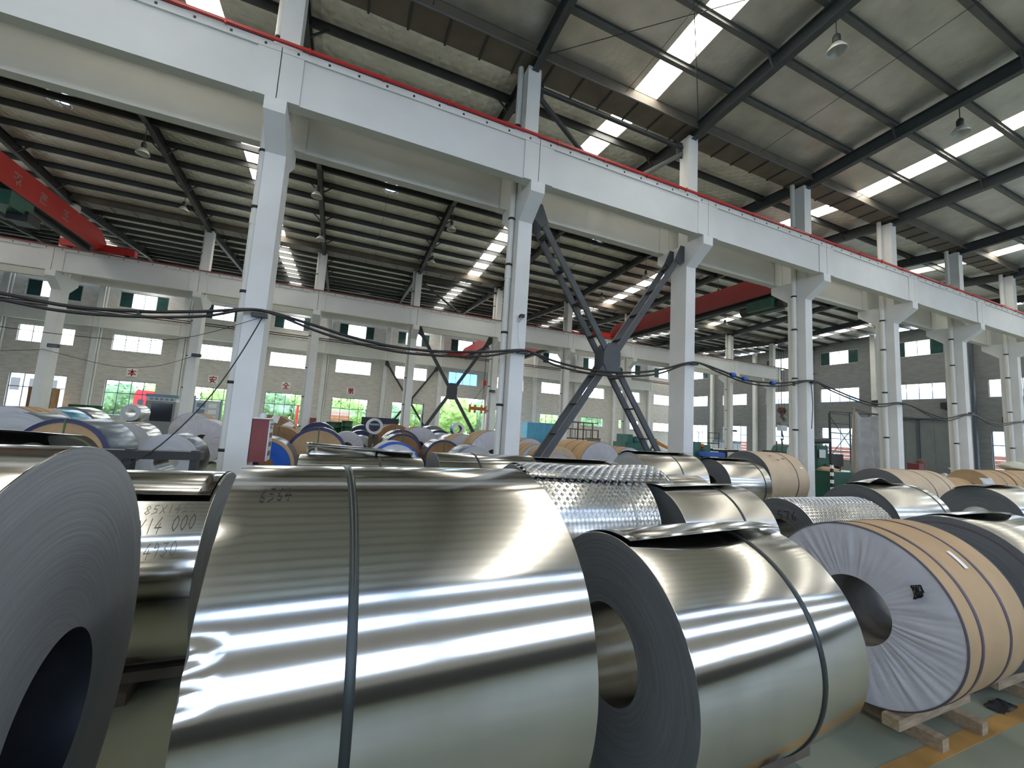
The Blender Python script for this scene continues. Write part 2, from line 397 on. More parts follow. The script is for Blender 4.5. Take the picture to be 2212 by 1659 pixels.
for c in (1.2, 7.2, 13.25, 19.2, 25.4, 31.4, 37.4, 43.3):
    a, b = c - 1.75, c + 1.75
    if c == 19.2: pass
    else: holes.append((a, b) + LOW); wins.append(('y', c) + LOW + ('low',))
    holes.append((a, b) + MID); wins.append(('y', c) + MID + ('mid',))
    if c != 13.25: holes.append((a, b) + HIGH); wins.append(('y', c) + HIGH + ('high',))
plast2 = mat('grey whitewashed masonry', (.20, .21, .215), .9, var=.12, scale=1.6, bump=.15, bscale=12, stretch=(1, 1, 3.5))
wall_right = wall_cells('wall_right', False, X1, X1 + .3, YN, YW, 0, ZT, holes, plast2)
struct('wall_left_added', MB().box(X0 - .3, X0, YN, YW, 0, ZT), mat('darkened closing wall', (.30, .30, .29), .9, var=.1))  # unseen closing wall added against light leaks, darkened to cut its bounce
holes = []
for c in [1 + 6 * n for n in range(-5, 8)]:
    a, b = c - 2.55, c + 2.55
    for lv in ((2.5, 4.2), MID, HIGH): holes.append((a, b) + lv); wins.append(('n', c) + lv + ('near',))
wall_front = wall_cells('wall_front', True, YN - .3, YN, X0, X1 + .3, 0, ZT, holes, plaster)
MB().box(X0, X1, YN, YN + .03, 0, 1.5).build('reflection_band', mat('dark reflection band', (.06, .065, .07), .6, var=.2), wall_front)  # unseen band added so the coils mirror a dark strip below the windows
# pilasters and ring beams stand proud of the walls
for k in range(-5, 8):
    MB().box(colx(k) - .2, colx(k) + .2, YW - .35, YW, 0, ZT).build('pilaster', white, wall_back)
for y in (10.0, 16.2, 22.3, 28.0, 34.4, 40.6):
    MB().box(X1 - .35, X1, y - .2, y + .2, 0, ZT).build('pilaster', white, wall_right)

# windows: frame, mullions, panes
MESHC = {}
def cached(key, fn):
    if key not in MESHC: MESHC[key] = fn()
    return MESHC[key]
def window(n, kind, c, z0, z1, lev):
    W_, H_ = (5.1 if kind == 'n' else 3.5), z1 - z0
    loc = {'x': (c, YW + .12, z0), 'y': (X1 + .12, c, z0), 'n': (c, YN - .12, z0)}[kind]; rz = radians(90) if kind == 'y' else 0
    t = bpy.data.objects.new('window_%d' % n, None); COL.objects.link(t); t.location = loc; t.rotation_euler = (0, 0, rz); t['kind'] = 'structure'
    fr = winwhite if lev in ('mid', 'high') else winframe
    inst('window_frame', cached(('fr', H_, lev, W_), lambda: MB().box(-W_ / 2, W_ / 2, -.04, .04, 0, .05).box(-W_ / 2, W_ / 2, -.04, .04, H_ - .05, H_).box(-W_ / 2, -W_ / 2 + .05, -.04, .04, .05, H_ - .05).box(W_ / 2 - .05, W_ / 2, -.04, .04, .05, H_ - .05).mesh('window_frame', fr)), parent=t)
    vm = cached(('vm', H_, W_), lambda: MB().box(-.022, .022, -.03, .03, .05, H_ - .05).mesh('mullion', winframe))
    for x in (-W_ / 4, 0, W_ / 4): inst('mullion', vm, (x, 0, 0), t)
    rows = [(.05, H_ - .05)]
    if lev == 'low' and H_ > 2: 
        inst('transom', cached(('tr', H_), lambda: MB().box(-W_ / 2 + .05, W_ / 2 - .05, -.035, .035, -.03, .03).mesh('transom', winframe)), (0, 0, 3.02 - z0), t); rows = [(.05, 2.99 - z0), (3.05 - z0, H_ - .05)]
    gl = bluegl if (kind == 'x' and c == 13 and lev == 'mid') else (neargl if kind == 'n' else glass)
    for i, x in enumerate((-W_ * .375, -W_ * .125, W_ * .125, W_ * .375)):
        for a, b in rows:
            if lev == 'high' and i in (0, 3):
                inst('shutter', cached(('sh', H_), lambda: MB().box(-.41, .41, -.015, .015, .05, H_ - .05).mesh('shutter', shutter)), (x, 0, 0), t)
            else:
                inst('pane', cached(('pn', round(a, 3), round(b, 3), gl.name, W_), lambda: MB().box(-W_ / 8 + .024, W_ / 8 - .024, -.003, .003, a, b).mesh('pane', gl)), (x, 0, 0), t)
    inst('window_sill', cached(('sill', kind == 'n', W_), lambda: MB().box(-W_ / 2 - .08, W_ / 2 + .08, -.18, -.13, -.05, 0).mesh('window_sill', white)), (0, 0 if kind != 'n' else .31, 0), t, 0 if kind != 'n' else 0)
for n, wd in enumerate(wins): window(n + 1, *wd)

# sliding door in the end wall
dr = bpy.data.objects.new('door_1', None); COL.objects.link(dr); dr['kind'] = 'structure'
for i in range(4): MB().box(X1 - .13, X1 - .08, 17.3 + i * .95, 17.3 + i * .95 + .94, .05, 4.95).build('door_panel', doorg, dr)
MB().box(X1 - .2, X1 - .07, 19.2, 19.4, .05, 4.95).build('door_post', doorb, dr)
MB().box(X1 - .25, X1 - .02, 16.9, 21.4, 4.97, 5.1).build('door_track', doorb, dr)
p = thing('downpipe', 'dark blue grey downpipe standing against the end wall', 'pipe')
MB().tube([(X1 - .45, 15.7, .1), (X1 - .45, 15.7, 12.4)], .14, 12).build('pipe_run', doorb, p); MB().box(X1 - .75, X1 - .2, 15.45, 15.95, 0, .12).build('pipe_shoe', doorb, p)

# ------------------------------------------------------------------ columns, crane beams
def column_meshes(near=True):
    sh = MB().box(-.2, .2, -.17, .5, 0, 8.44)
    up = MB().box(-.2, .2, -.2, .2, 8.44, 12.28)
    cn = MB().prism([(-.17, 7.66), (-.846, 8.18), (-.846, 8.46), (-.17, 8.46)], 'x', -.2, .2)
    cf = MB().prism([(.5, 7.66), (.5, 8.46), (1.17, 8.46), (1.17, 8.18)], 'x', -.2, .2)
    return [('lower_shaft', sh.mesh('lower_shaft', white)), ('upper_shaft', up.mesh('upper_shaft', white)), ('corbel', cn.mesh('corbel', white)), ('corbel', cf.mesh('corbel', white))]
CM = column_meshes()
def column(k, y, label, group):
    t = thing('concrete_column', label, 'column', (colx(k), y, 0), 0, group)
    for n_, me in CM: inst(n_, me, parent=t)
    MB().box(-.06, .06, -.06, .06, 12.28, 12.30).build('bearing_plate', steel_dark, t)
    return t
for k in range(-1, 8):
    column(k, 10.0, ('white concrete column just outside the left edge, carrying the near crane beam' if k < 0 else '%s white concrete column from the left in the near row' % ORD[k]), 'concrete columns of the near row')
for k in range(-3, 8):
    i = k + 2
    column(k, 28.0, 'white concrete column left of the picture edge in the middle row' if k < -2 else '%s white concrete column from the left in the middle row behind' % ORD[i], 'concrete columns of the middle row')

def span_mesh(side):                                  # T shaped precast crane beam, 6 m, toward -y
    return MB().box(.01, 5.99, -.13, .13, 8.46, 9.5).mesh('beam_web', beamw), MB().box(.01, 5.99, -.17, .30, 9.5, 9.66).mesh('beam_flange', beamw), \
        MB().box(.01, .42, -.16, .16, 8.462, 9.5).box(5.58, 5.99, -.16, .16, 8.462, 9.5).mesh('end_block', beamw), \
        [MB().box(0, .045, -.176, -.168, 9.55, 9.60).mesh('bolt_head', blackp)]
WEB, FLG, ENDB, BOLT = span_mesh(1)
def beam(k, y, flip, label, group):
    t = thing('crane_beam', label, 'beam', (colx(k), y, 0), 0, group)
    for n_, me in (('beam_web', WEB), ('beam_flange', FLG), ('end_block', ENDB)):
        o = inst(n_, me, parent=t)
        if flip: o.scale = (1, -1, 1)
        if n_ == 'beam_flange': fl_o = o
    if not flip:
        for i in range(10): inst('bolt_head', BOLT[0], (.28 + i * .6, 0, 0), fl_o)
    return t
for k in range(-1, 7):
    nm = '%s span from the left of the white crane beam above the near columns' % ORD[k + 1]
    beam(k, 9.32, False, nm, 'near crane beam spans')
    beam(k, 11.0, True, '%s span from the left of the shaded crane beam behind the near columns' % ORD[k + 1], 'shaded crane beam spans')
for k in range(-3, 7):
    beam(k, 27.32, False, '%s span from the left of the white crane beam on the middle columns' % ORD[k + 3], 'middle row crane beam spans')
    beam(k, 29.0, True, None, None).__setitem__('label', 'crane beam span hidden behind the middle columns, %s from the left' % ORD[k + 3])
for k in range(-5, 7):
    beam(k, 45.35, False, '%s span from the left of the crane beam along the back wall' % ORD[min(k + 5, 11)], 'back wall crane beam spans')
for o in list(bpy.data.objects):
    if o.name.startswith('crane_beam') and 'category' not in o: o['category'] = 'beam'
# crane rails and red conductor bars
def rail(name, y, z, label, x0=-20, x1=45.9):
    t = thing(name, label, 'rail'); MB().box(x0, x1, y - .05, y + .05, z, z + .02).box(x0, x1, y - .012, y + .012, z + .02, z + .09).box(x0, x1, y - .035, y + .035, z + .09, z + .12).build('rail_bar', railm, t)
rail('crane_rail', 9.40, 9.66, 'brown steel crane rail on top of the near beam', -8); rail('crane_rail', 27.40, 9.66, 'brown steel crane rail on top of the middle beam'); rail('crane_rail', 45.35, 9.66, 'brown steel crane rail along the back wall', -32)
rail('crane_rail', 10.95, 9.66, 'brown steel crane rail on the shaded beam behind the near columns', -8)
def conductor(y, z, label, x0, x1, m, h=.055):
    t = thing('conductor_bar', label, 'rail'); MB().box(x0, x1, y - .03, y + .03, z, z + h).build('bar', m, t)
    me = cached(('cb', m.name), lambda: MB().box(-.018, .018, -.036, .03, -.03, .075).mesh('bracket', m))
    for i in range(int((x1 - x0) / 1.5)): inst('bracket', me, (x0 + .7 + i * 1.5, y, z), t)
conductor(9.11, 9.67, 'bright red conductor bar running along the near crane beam', -8, 46, red_bar)
conductor(27.10, 9.67, 'thin red conductor bar running along the middle crane beam', -20, 46, mat('faded red plastic', (.30, .06, .05), .5, var=0), .035)
rods('wall_cable', 'dark cable running under the back wall crane beam', [((-32, 45.0, 9.86), (45, 45.0, 9.86))], blackp, .05, 'cable')

# downpipes with black clamps on the left faces of the columns
ring_me = MB().lathe([(.088, -.03), (.10, -.03), (.10, .03), (.088, .03)], 12).mesh('clamp', blackp)
def downpipe(x, y, z0, z1, r, label, group, clamps):
    t = thing('downpipe', label, 'pipe', (x, y, 0), 0, group)
    MB().tube([(0, 0, z0), (0, 0, z1)], r, 14).build('pipe_run', pvc, t); MB().tube([(0, 0, 6.1), (0, 0, 6.35)], r * 1.12, 14).build('pipe_socket', pvc, t)
    for z in clamps: inst('clamp', ring_me, (0, 0, z), t, 0, (r / .088, r / .088, 1))
for k in (0, 1, 3, 4, 5, 6):
    downpipe(colx(k) - .2 - .09, 10.16 if k < 2 else 10.2, .05, 12.44, .085, 'white downpipe with black clamps on the %s near column' % ORD[k], 'downpipes on the near columns', (1.25, 2.65, 4.6, 6.5, 7.82, 10.6))
for k in (-2, -1, 0, 1, 2, 3, 4, 5, 6):
    downpipe(colx(k) - .2 - .09, 28.2, .05, 12.44, .08, 'white downpipe on the %s middle row column' % ORD[k + 2], 'downpipes on the middle columns', (1.4, 3.2, 5.0, 7.0, 11))
for k in range(-5, 7):
    downpipe(colx(k) + .3, YW - .12, .05, 12.6, .07, 'pale downpipe on the %s bay of the back wall' % ORD[min(k + 5, 11)], 'downpipes on the back wall', ())

# ------------------------------------------------------------------ steel cross braces
def plate(mb, c, w_, h_, y, th=.02):
    x, z = c; mb.prism([(x - w_ * .25, z - h_ / 2), (x + w_ * .25, z - h_ / 2), (x + w_ / 2, z - h_ * .2), (x + w_ / 2, z + h_ * .2), (x + w_ * .25, z + h_ / 2), (x - w_ * .25, z + h_ / 2), (x - w_ / 2, z + h_ * .2), (x - w_ / 2, z - h_ * .2)], 'y', y - th / 2, y + th / 2)
def cross_brace(label, xl, xr, ys, zb, zt, m, wd, battens):
    t = thing('cross_brace', label, 'brace'); cx, cz = (xl + xr) / 2, (zb + zt) / 2
    for y in ys:
        for p, q in (((xl, zt), (cx - .1, cz + .12)), ((cx + .1, cz - .12), (xr, zb)), ((xr, zt), (cx + .1, cz + .12)), ((cx - .1, cz - .12), (xl, zb))):
            mb = MB(); P = Vector((p[0], y, p[1])); Q = Vector((q[0], y, q[1])); mb.bar(P, Q, .012, wd, (0, 0, 1))
            d = (Q - P).normalized(); n_ = Vector((-d.z, 0, d.x)) * wd / 2
            for s_ in (-1, 1): mb.bar(P + n_ * s_ + Vector((0, .03, 0)), Q + n_ * s_ + Vector((0, .03, 0)), .06, .012, n_)
            mb.build('brace_channel', m, t)
        mb = MB(); plate(mb, (cx, cz), .55 * wd / .16, .85 * wd / .16, y - .02); mb.build('gusset_plate', m, t)
        for (x, z, sx, sz) in ((xl, zt, 1, -1), (xr, zt, -1, -1), (xl, zb, 1, 1), (xr, zb, -1, 1)):
            mb = MB(); mb.prism([(x - sx * .18, z - sz * .25), (x + sx * .1, z - sz * .25), (x + sx * .32, z + sz * .25), (x + sx * .1, z + sz * .42), (x - sx * .18, z + sz * .2)], 'y', y - .03, y - .01); mb.build('end_plate', m, t)
    if battens:
        for (p, q) in (((xl, zt), (cx, cz)), ((cx, cz), (xr, zb)), ((xr, zt), (cx, cz)), ((cx, cz), (xl, zb))):
            for i in range(battens):
                f = (i + .6) / (battens + .35); x = p[0] + (q[0] - p[0]) * f; z = p[1] + (q[1] - p[1]) * f
                MB().box(x - .10, x + .10, ys[0] - .01, ys[1] + .05, z - .006, z + .006).box(x - .05, x + .05, ys[0], ys[1], z - .03, z - .006).build('batten', m, t)
cross_brace('big dark grey steel cross brace between the second and third near columns', 4.62, 9.92, (9.95, 10.42), .45, 8.12, mat('brace grey steel', (.06, .066, .073), .5, var=.12), .17, 4)
cross_brace('dark steel cross brace in the middle row behind', 4.6, 9.7, (28.1,), .4, 8.35, steel_dark, .22, 0)
cross_brace('dark steel cross brace against the back wall', 4.3, 9.7, (45.7,), .4, 8.2, steel_dark, .2, 0)
# upper V brace between second and third near upper columns
t = thing('upper_brace', 'dark strut and diagonal braces between upper columns above the red bar', 'brace')
MB().tube([(4.4, 10.1, 11.98), (9.98, 10.1, 11.98)], .075, 10).build('strut', steel_dark, t)
MB().tube([(4.45, 10.1, 11.75), (7.0, 10.1, 9.75)], .075, 10).build('diagonal', steel_dark, t); MB().tube([(9.95, 10.1, 11.75), (7.4, 10.1, 9.75)], .075, 10).build('diagonal', purlin_light, t)
for x in (4.5, 9.88): MB().box(x - .12, x + .12, 10.08, 10.12, 11.6, 12.15).build('end_plate', steel_dark, t)
t = thing('upper_brace', 'dark strut and diagonal brace between middle row upper columns', 'brace')
MB().tube([(4.4, 28.1, 11.98), (9.98, 28.1, 11.98)], .08, 8).build('strut', steel_dark, t); MB().tube([(4.45, 28.1, 11.75), (7.6, 28.1, 9.8)], .08, 8).build('diagonal', steel_dark, t)

# ------------------------------------------------------------------ overhead cranes
def stroke_mesh(strokes, wd, place):                  # flat ribbon strokes; place(u,v) -> point
    mb = MB()
    for st in strokes:
        for (a, b) in zip(st[:-1], st[1:]):
            dx, dy = b[0] - a[0], b[1] - a[1]; L = math.hypot(dx, dy) or 1e-6; nx, ny = -dy / L * wd / 2, dx / L * wd / 2; ex, ey = dx / L * wd * .3, dy / L * wd * .3
            n_ = max(1, int(L / .25)); vs = []
            for i in range(n_ + 1):
                f = i / n_; x = a[0] - ex + (dx + 2 * ex) * f; y = a[1] - ey + (dy + 2 * ey) * f
                vs += [place(x + nx, y + ny), place(x - nx, y - ny)]
            mb.add(vs, [(2 * i, 2 * i + 1, 2 * i + 3, 2 * i + 2) for i in range(n_)])
    return mb
def crane(label, x, ya, yb, zc0, zc1, gx, m, mc, hoist=None):
    t = thing('overhead_crane', label, 'crane')
    zb = 9.66 + .12
    L = yb - ya; z0, z1 = zc0, zc1
    g = MB().prism([(ya, z0 + .35), (ya + .9, z0), (yb - .9, z0), (yb, z0 + .35), (yb, z0 + .62), (yb - .6, z1), (ya + .6, z1), (ya, z0 + .62)], 'x', gx - .24, gx + .24)
    g.build('box_girder', m, t)
    MB().box(gx - .32, gx + .32, ya + .9, yb - .9, z0 - .03, z0).box(gx - .05, gx + .05, ya + .9, yb - .9, z0 - .22, z0 - .03).box(gx - .12, gx + .12, ya + .9, yb - .9, z0 - .24, z0 - .22).build('hoist_track', steel_dark, t)
    for y in (ya, yb):
        MB().box(x - 1.55, x + 1.45, y - .16, y + .16, zb + .08, zb + .42).build('end_carriage', mc, t)
        for dx in (-1.2, 1.1): MB().lathe([(0, -.05), (.14, -.05), (.14, .05), (0, .05)], 16, 'y', (x + dx, y, zb + .14)).build('wheel', steel_dark, t)
    return t
redc = mat('bright red crane paint', (.50, .025, .02), .45, var=.06)
c1 = crane('red overhead crane at the left, hoist body near its girder', -12.2, 10.95, 27.42, 9.72, 10.78, -12.25, redc, redc)
h = MB().box(-12.9, -11.5, 19.9, 21.1, 8.85, 9.4); h.build('hoist_body', greend, c1)
MB().tube([(-12.4, 19.5, 9.1), (-12.4, 21.5, 9.1)], .32, 14).build('rope_drum', blackp, c1); MB().box(-12.0, -11.4, 20.7, 21.4, 8.6, 9.0).build('hoist_motor', blackp, c1)
glyphs = {'a': [[(.1, .9), (.9, .9)], [(.5, .9), (.5, .1)], [(.1, .5), (.85, .5)], [(.5, .5), (.85, .2)]], 'b': [[(.15, .85), (.85, .85), (.85, .5), (.15, .5), (.15, .1), (.9, .1)], [(.3, .68), (.7, .68)]], 'c': [[(.15, .85), (.85, .85)], [(.5, .85), (.5, .12)], [(.05, .12), (.95, .12)], [(.2, .5), (.8, .5)]]}
for i, g in enumerate('abc'):
    y0 = 20.7 + i * 1.5
    stroke_mesh(glyphs[g], .13, lambda u, v, y0=y0: (-12.25 + .243, y0 + .5 * u, 10.0 + .5 * v)).build('painted_character', mat('faded pink paint', (.42, .20, .19), .6, var=0), c1)
c2 = crane('dark red overhead crane behind the third and fourth near columns', 19.7, 10.95, 27.42, 9.72, 10.82, 20.0, redd, redc)
MB().box(19.755, 19.765, 24.0, 25.9, 10.0, 10.45).build('name_plate', mat('dark red name plate', (.12, .015, .02), .5, var=0), c2)
MB().box(19.5, 20.5, 13.6, 15.0, 8.95, 9.42).build('hoist_body', greend, c2); MB().tube([(20.0, 13.2, 9.15), (20.0, 15.6, 9.15)], .26, 14).build('rope_drum', steel_dark, c2)
c3 = crane('red overhead crane seen below the middle row beam, near the back wall', 12.2, 28.95, 45.3, 9.72, 10.7, 12.6, redc, redc)
c4 = crane('second red crane beyond the second near column with green hoist', 17.6, 28.95, 45.3, 9.72, 10.6, 17.6, redc, redc)
MB().box(17.0, 18.2, 41.2, 42.4, 8.7, 9.3).build('hoist_body', greend, c4)
# hook block hanging from the dark red crane
hx, hy = 28.2, 19.0
hk = thing('crane_hook', 'grey crane hook block hanging on wire ropes beside the fourth near column', 'hook', (hx, hy, -.82))
for dx, dy in ((-.22, .05), (-.08, -.05), (.06, .05), (.20, -.05)): MB().tube([(dx, dy, 5.35), (dx * .8, dy, 10.4)], .016, 5).build('wire_rope', steel_dark, hk)
for dx in (-.17, .17): MB().lathe([(0, -.03), (.2, -.03), (.22, 0), (.2, .03), (0, .03)], 18, 'x', (dx, 0, 5.25)).build('sheave', railm, hk)
MB().box(-.28, .28, -.05, .05, 5.02, 5.4).build('side_plate', railm, hk)
def hook_curve(cx, cz, r, th, n=16):
    return [(cx + r * cos(a), 0, cz + r * sin(a)) for a in [radians(100 - i * 260 / n) for i in range(n + 1)]]
pts = [(0, 0, 5.0)] + hook_curve(.0, 4.55, .30, .1) + [(-.50, 0, 4.36)]
MB().tube(pts, [.10, .10] + [.16] * 13 + [.13, .10, .08, .06], 10).build('hook', mat('hook steel', (.20, .20, .19), .45, metal=.3), hk)
MB().box(-.3, .3, -.15, .15, 3.85, 4.22).build('scale_box', cabinetw, hk)
MB().tube([(0, 0, 4.22), (0, 0, 4.34)], .07, 8).build('shackle', steel_dark, hk)
MB().tube([(0, 0, 3.85), (0, 0, 3.6), (.12, 0, 3.45), (.12, 0, 3.3), (0, 0, 3.2), (-.14, 0, 3.3)], [.04, .06, .05, .05, .05, .03], 8).build('lower_hook', steel_dark, hk)
MB().tube([(0, 0, 3.2), (.25, .2, .85)], .025, 5).tube([(-.02, 0, 3.2), (-.1, -.15, .85)], .025, 5).build('sling', steel_dark, hk)
# yellow spreader beam in the far bay
sp = thing('spreader_beam', 'orange lifting beam hung on a chain in front of the open doorway', 'lifting beam', (12.3, 37.0, 0))
MB().box(-1.05, .55, -.1, .1, 3.55, 3.85).build('beam', orange, sp)
for x in (-1.05, -.55, .1, .5): MB().box(x - .06, x + .06, -.16, .16, 3.3, 4.05).build('lug', orange, sp)
MB().tube([(.2, 0, 6.4), (.2, 0, 9.4)], .03, 6).build('wire_rope', steel_dark, sp); MB().box(.05, .35, -.12, .12, 5.9, 6.4).build('hook_block', redc, sp)
MB().tube([(.2, 0, 5.9), (-1.0, 0, 4.0)], .02, 5).tube([(.2, 0, 5.9), (.5, 0, 4.0)], .02, 5).tube([(.2, 0, 5.9), (.1, 0, 4.0)], .02, 5).build('sling', steel_dark, sp)
for x in (-.3, 0, .25, .5): MB().tube([(x, .0, 3.4), (x + .05, 0, .6)], .03, 5).build('hanging_bar', cabinetw, sp)

# ------------------------------------------------------------------ lamps, ventilators
def lamp(x, y, zb, label, drop=.36):
    t = thing('pendant_lamp', label, 'lamp', (x, y, zb), 0, 'high bay lamps under the roof')
    MB().tube([(0, 0, .48), (0, 0, .48 + drop), (-.02, 0, .55 + drop)], .012, 6).build('hanging_rod', steel_dark, t)
    MB().lathe([(0, .48), (.05, .48), (.085, .42), (.085, .26), (.06, .22), (0, .22)], 16).build('ballast_housing', steel_dark, t)
    MB().lathe([(.06, .24), (.12, .20), (.20, .08), (.225, 0), (.215, 0), (.19, .075), (.11, .19), (.05, .22)], 24).build('reflector', lampm, t)
LN = {-1: 'over the far left end', 0: 'above the first near column', 1: 'beyond the second near column', 2: 'right of the second near column', 3: 'beyond the third near column', 4: 'beyond the fourth near column', 5: 'beyond the fifth near column'}
for k in (2, 3): lamp(colx(k) + .1, 5.5, 11.62, 'high bay lamp on the %s rafter, top right of the picture' % ('nearer' if k == 2 else 'farther'))
for k in range(-1, 6):
    lamp(colx(k) + .02, 19.1, 11.52, drop=.76, label='high bay lamp under the ridge of the second roof, %s' % LN[k])
    lamp(colx(k) + .02, 23.6, 11.42, drop=.55, label='high bay lamp on the far roof slope, %s' % LN[k])
for (x, y, lb) in ((1.26, 19.68, 'bright round roof ventilator between the first two near columns'), (-10.63, 19.69, 'round chrome roof ventilator at the upper left'), (12.95, 19.53, 'round roof ventilator right of the cross brace top'), (1.13, 37.2, 'small round roof ventilator over the far bay')):
    t = thing('roof_ventilator', lb, 'ventilator', (x, y, 13.0), 0, 'round ventilators along the ridge')
    MB().lathe([(.33, .22), (.33, .04), (.36, .04), (.36, .0), (.31, .0), (.31, .22)], 24).build('collar', chrome, t)
    MB().lathe([(0, .2), (.31, .2)], 24).build('turbine_glass', ventm, t)
    MB().bar((-.3, 0, .06), (.3, 0, .06), .02, .02).bar((0, -.3, .06), (0, .3, .06), .02, .02).build('spider', steel_dark, t)

# ------------------------------------------------------------------ cables along the near columns
c_main = [(-8, 4.02), (-5.5, 3.81), (-4.6, 3.74), (-3.63, 3.81), (-2.64, 3.98), (-1.95, 4.14), (-1.5, 4.15), (-.65, 4.0), (.01, 3.87), (1.02, 3.76), (2.1, 3.79), (3.27, 3.93), (4.2, 4.1), (4.55, 4.09), (5.26, 3.93), (6.3, 3.83), (7.57, 3.87), (8.77, 4.07), (9.9, 4.41), (10.46, 4.51), (11.48, 4.37), (12.79, 4.17), (14.44, 4.25), (16.13, 4.51), (17.09, 4.37), (18.84, 4.08), (20.42, 3.97), (22.33, 4.16), (24.36, 3.86), (25.96, 3.76), (28.18, 4.09), (30.5, 3.78), (34.2, 4.09), (37, 3.75), (40.2, 4.05), (43, 3.75), (46, 4.0)]
c_low = [(x, z - (.02 if any(abs(x - colx(k)) < .5 for k in range(-1, 8)) else .11)) for x, z in c_main]
def spline(pts, n=5):
    o = []
    for i in range(len(pts) - 1):
        p0, p1, p2, p3 = (Vector(pts[max(0, min(len(pts) - 1, j))]) for j in (i - 1, i, i + 1, i + 2))
        for k in range(n):
            t = k / n; o.append(.5 * ((2 * p1) + (p2 - p0) * t + (2 * p0 - 5 * p1 + 4 * p2 - p3) * t * t + (3 * p1 - p0 - 3 * p2 + p3) * t ** 3))
    return o + [Vector(pts[-1])]
def cable(label, pts, r, m=blackp):
    t = thing('power_cable', label, 'cable'); MB().tube(spline(pts), r, 8).build('cable_run', m, t); return t
ca = cable('thick black power cable draped along the near columns, upper of the pair', [(x, 9.74, z) for x, z in c_main], .032)
cable('thick black power cable draped along the near columns, lower of the pair', [(x, 9.70, z) for x, z in c_low], .028)
cable('thin black messenger wire beside the thick draped cables', [(x, 9.78, z + (.0 if i % 3 else .03)) for i, (x, z) in enumerate(c_main)], .012)
for x, z in ((12.0, 4.28), (12.55, 4.2), (13.95, 4.2)): MB().lathe([(.04, -.1), (.075, -.08), (.075, .08), (.04, .1)], 10, 'x', (x, 9.72, z)).build('blue_tape', bluep, ca)['label'] = 'blue tape wrapped round the cables'
for x, z in ((-3.63, 3.76), (15.1, 4.28)): MB().box(x - .02, x + .02, 9.68, 9.76, z - .07, z + .06).build('cable_tie', blackp, ca)
for k in range(0, 7): MB().box(colx(k) - .04, colx(k) + .25, 9.70, 9.83, 4.02 if k < 2 else (4.42 if k < 4 else 4.1), 4.10 if k < 2 else (4.5 if k < 4 else 4.18)).build('cable_bracket', steel_dark, ca)
cable('thin dark drop cable slanting down from the first near column', [(-1.62, 9.76, 4.1), (-1.95, 9.6, 3.1), (-2.3, 9.3, 2.2), (-2.75, 8.9, 1.4), (-3.1, 8.6, 1.05)], .012)
cable('thin dark drop cable slanting down the fourth near column', [(16.2, 9.8, 4.45), (15.95, 9.6, 3.6), (15.7, 9.5, 2.7)], .014)
cable('thin wire sagging between middle row columns at the left', [(-13.9, 27.7, 4.55), (-11, 27.5, 4.0), (-9.2, 27.5, 4.2), (-7.8, 27.7, 4.9)], .012)
cable('thin wire from the left edge to the first middle row column', [(-20, 27.7, 3.8), (-17, 27.6, 4.0), (-13.9, 27.7, 4.5)], .012)
cable('slack thin wire hanging under the thick cables at the left', [(-7, 9.6, 3.3), (-4.5, 9.6, 3.2), (-3.0, 9.65, 3.35), (-1.7, 9.75, 4.0)], .006)
t = thing('security_camera', 'small black security camera on the second near column', 'camera', (4.2, 9.8, 4.95))
MB().box(-.05, .06, -.14, 0, .02, .10).build('housing', blackp, t); MB().tube([(-.05, 0, -.08), (-.05, -.06, -.02), (0, -.08, .03)], .018, 8).build('mount', pvc, t)
MB().tube([(-.05, .02, -.1), (-.04, .0, -.5), (.06, .0, -.85), (.15, .02, -1.0)], .006, 5).build('lead', pvc, t)
for (x, y, z, lb) in ((-7.55, 27.62, 5.0, 'black floodlight on the second middle row column'), (-13.4, 27.6, 4.75, 'black bracket lamp on the first middle row column'), (10.0, 27.7, 4.62, 'square black floodlight frame on the third middle row column'), (27.2, 45.9, 4.7, 'small black floodlight on the back wall beyond the second near column'), (34.4, 27.6, 3.1, 'small black floodlight on a middle row column right of the third near column')):
    t = thing('floodlight', lb, 'floodlight', (x, y, z)); MB().box(-.22, .22, -.06, .06, -.09, .09).build('housing', blackp, t); MB().box(-.18, .18, -.07, -.06, -.06, .06).build('lens', darkgl, t); MB().bar((0, .05, 0), (0, .2, .02), .05, .05).build('bracket', steel_dark, t)
for (y, z, lb) in ((22.1, 6.45, 'black wedge floodlight on the end wall left of the fifth near column'), (17.3, 6.1, 'black wedge floodlight above the grey sliding door'), (13.9, 4.9, 'black wedge floodlight right of the dark end wall pipe')):
    t = thing('wall_floodlight', lb, 'floodlight', (X1 - .3, y, z)); MB().prism([(-.5, .3), (.3, .25), (.3, -.25), (.05, -.35)], 'x', -.3, .1).build('housing', blackp, t); MB().bar((.05, 0, 0), (.3, 0, .05), .06, .06).build('bracket', steel_dark, t)

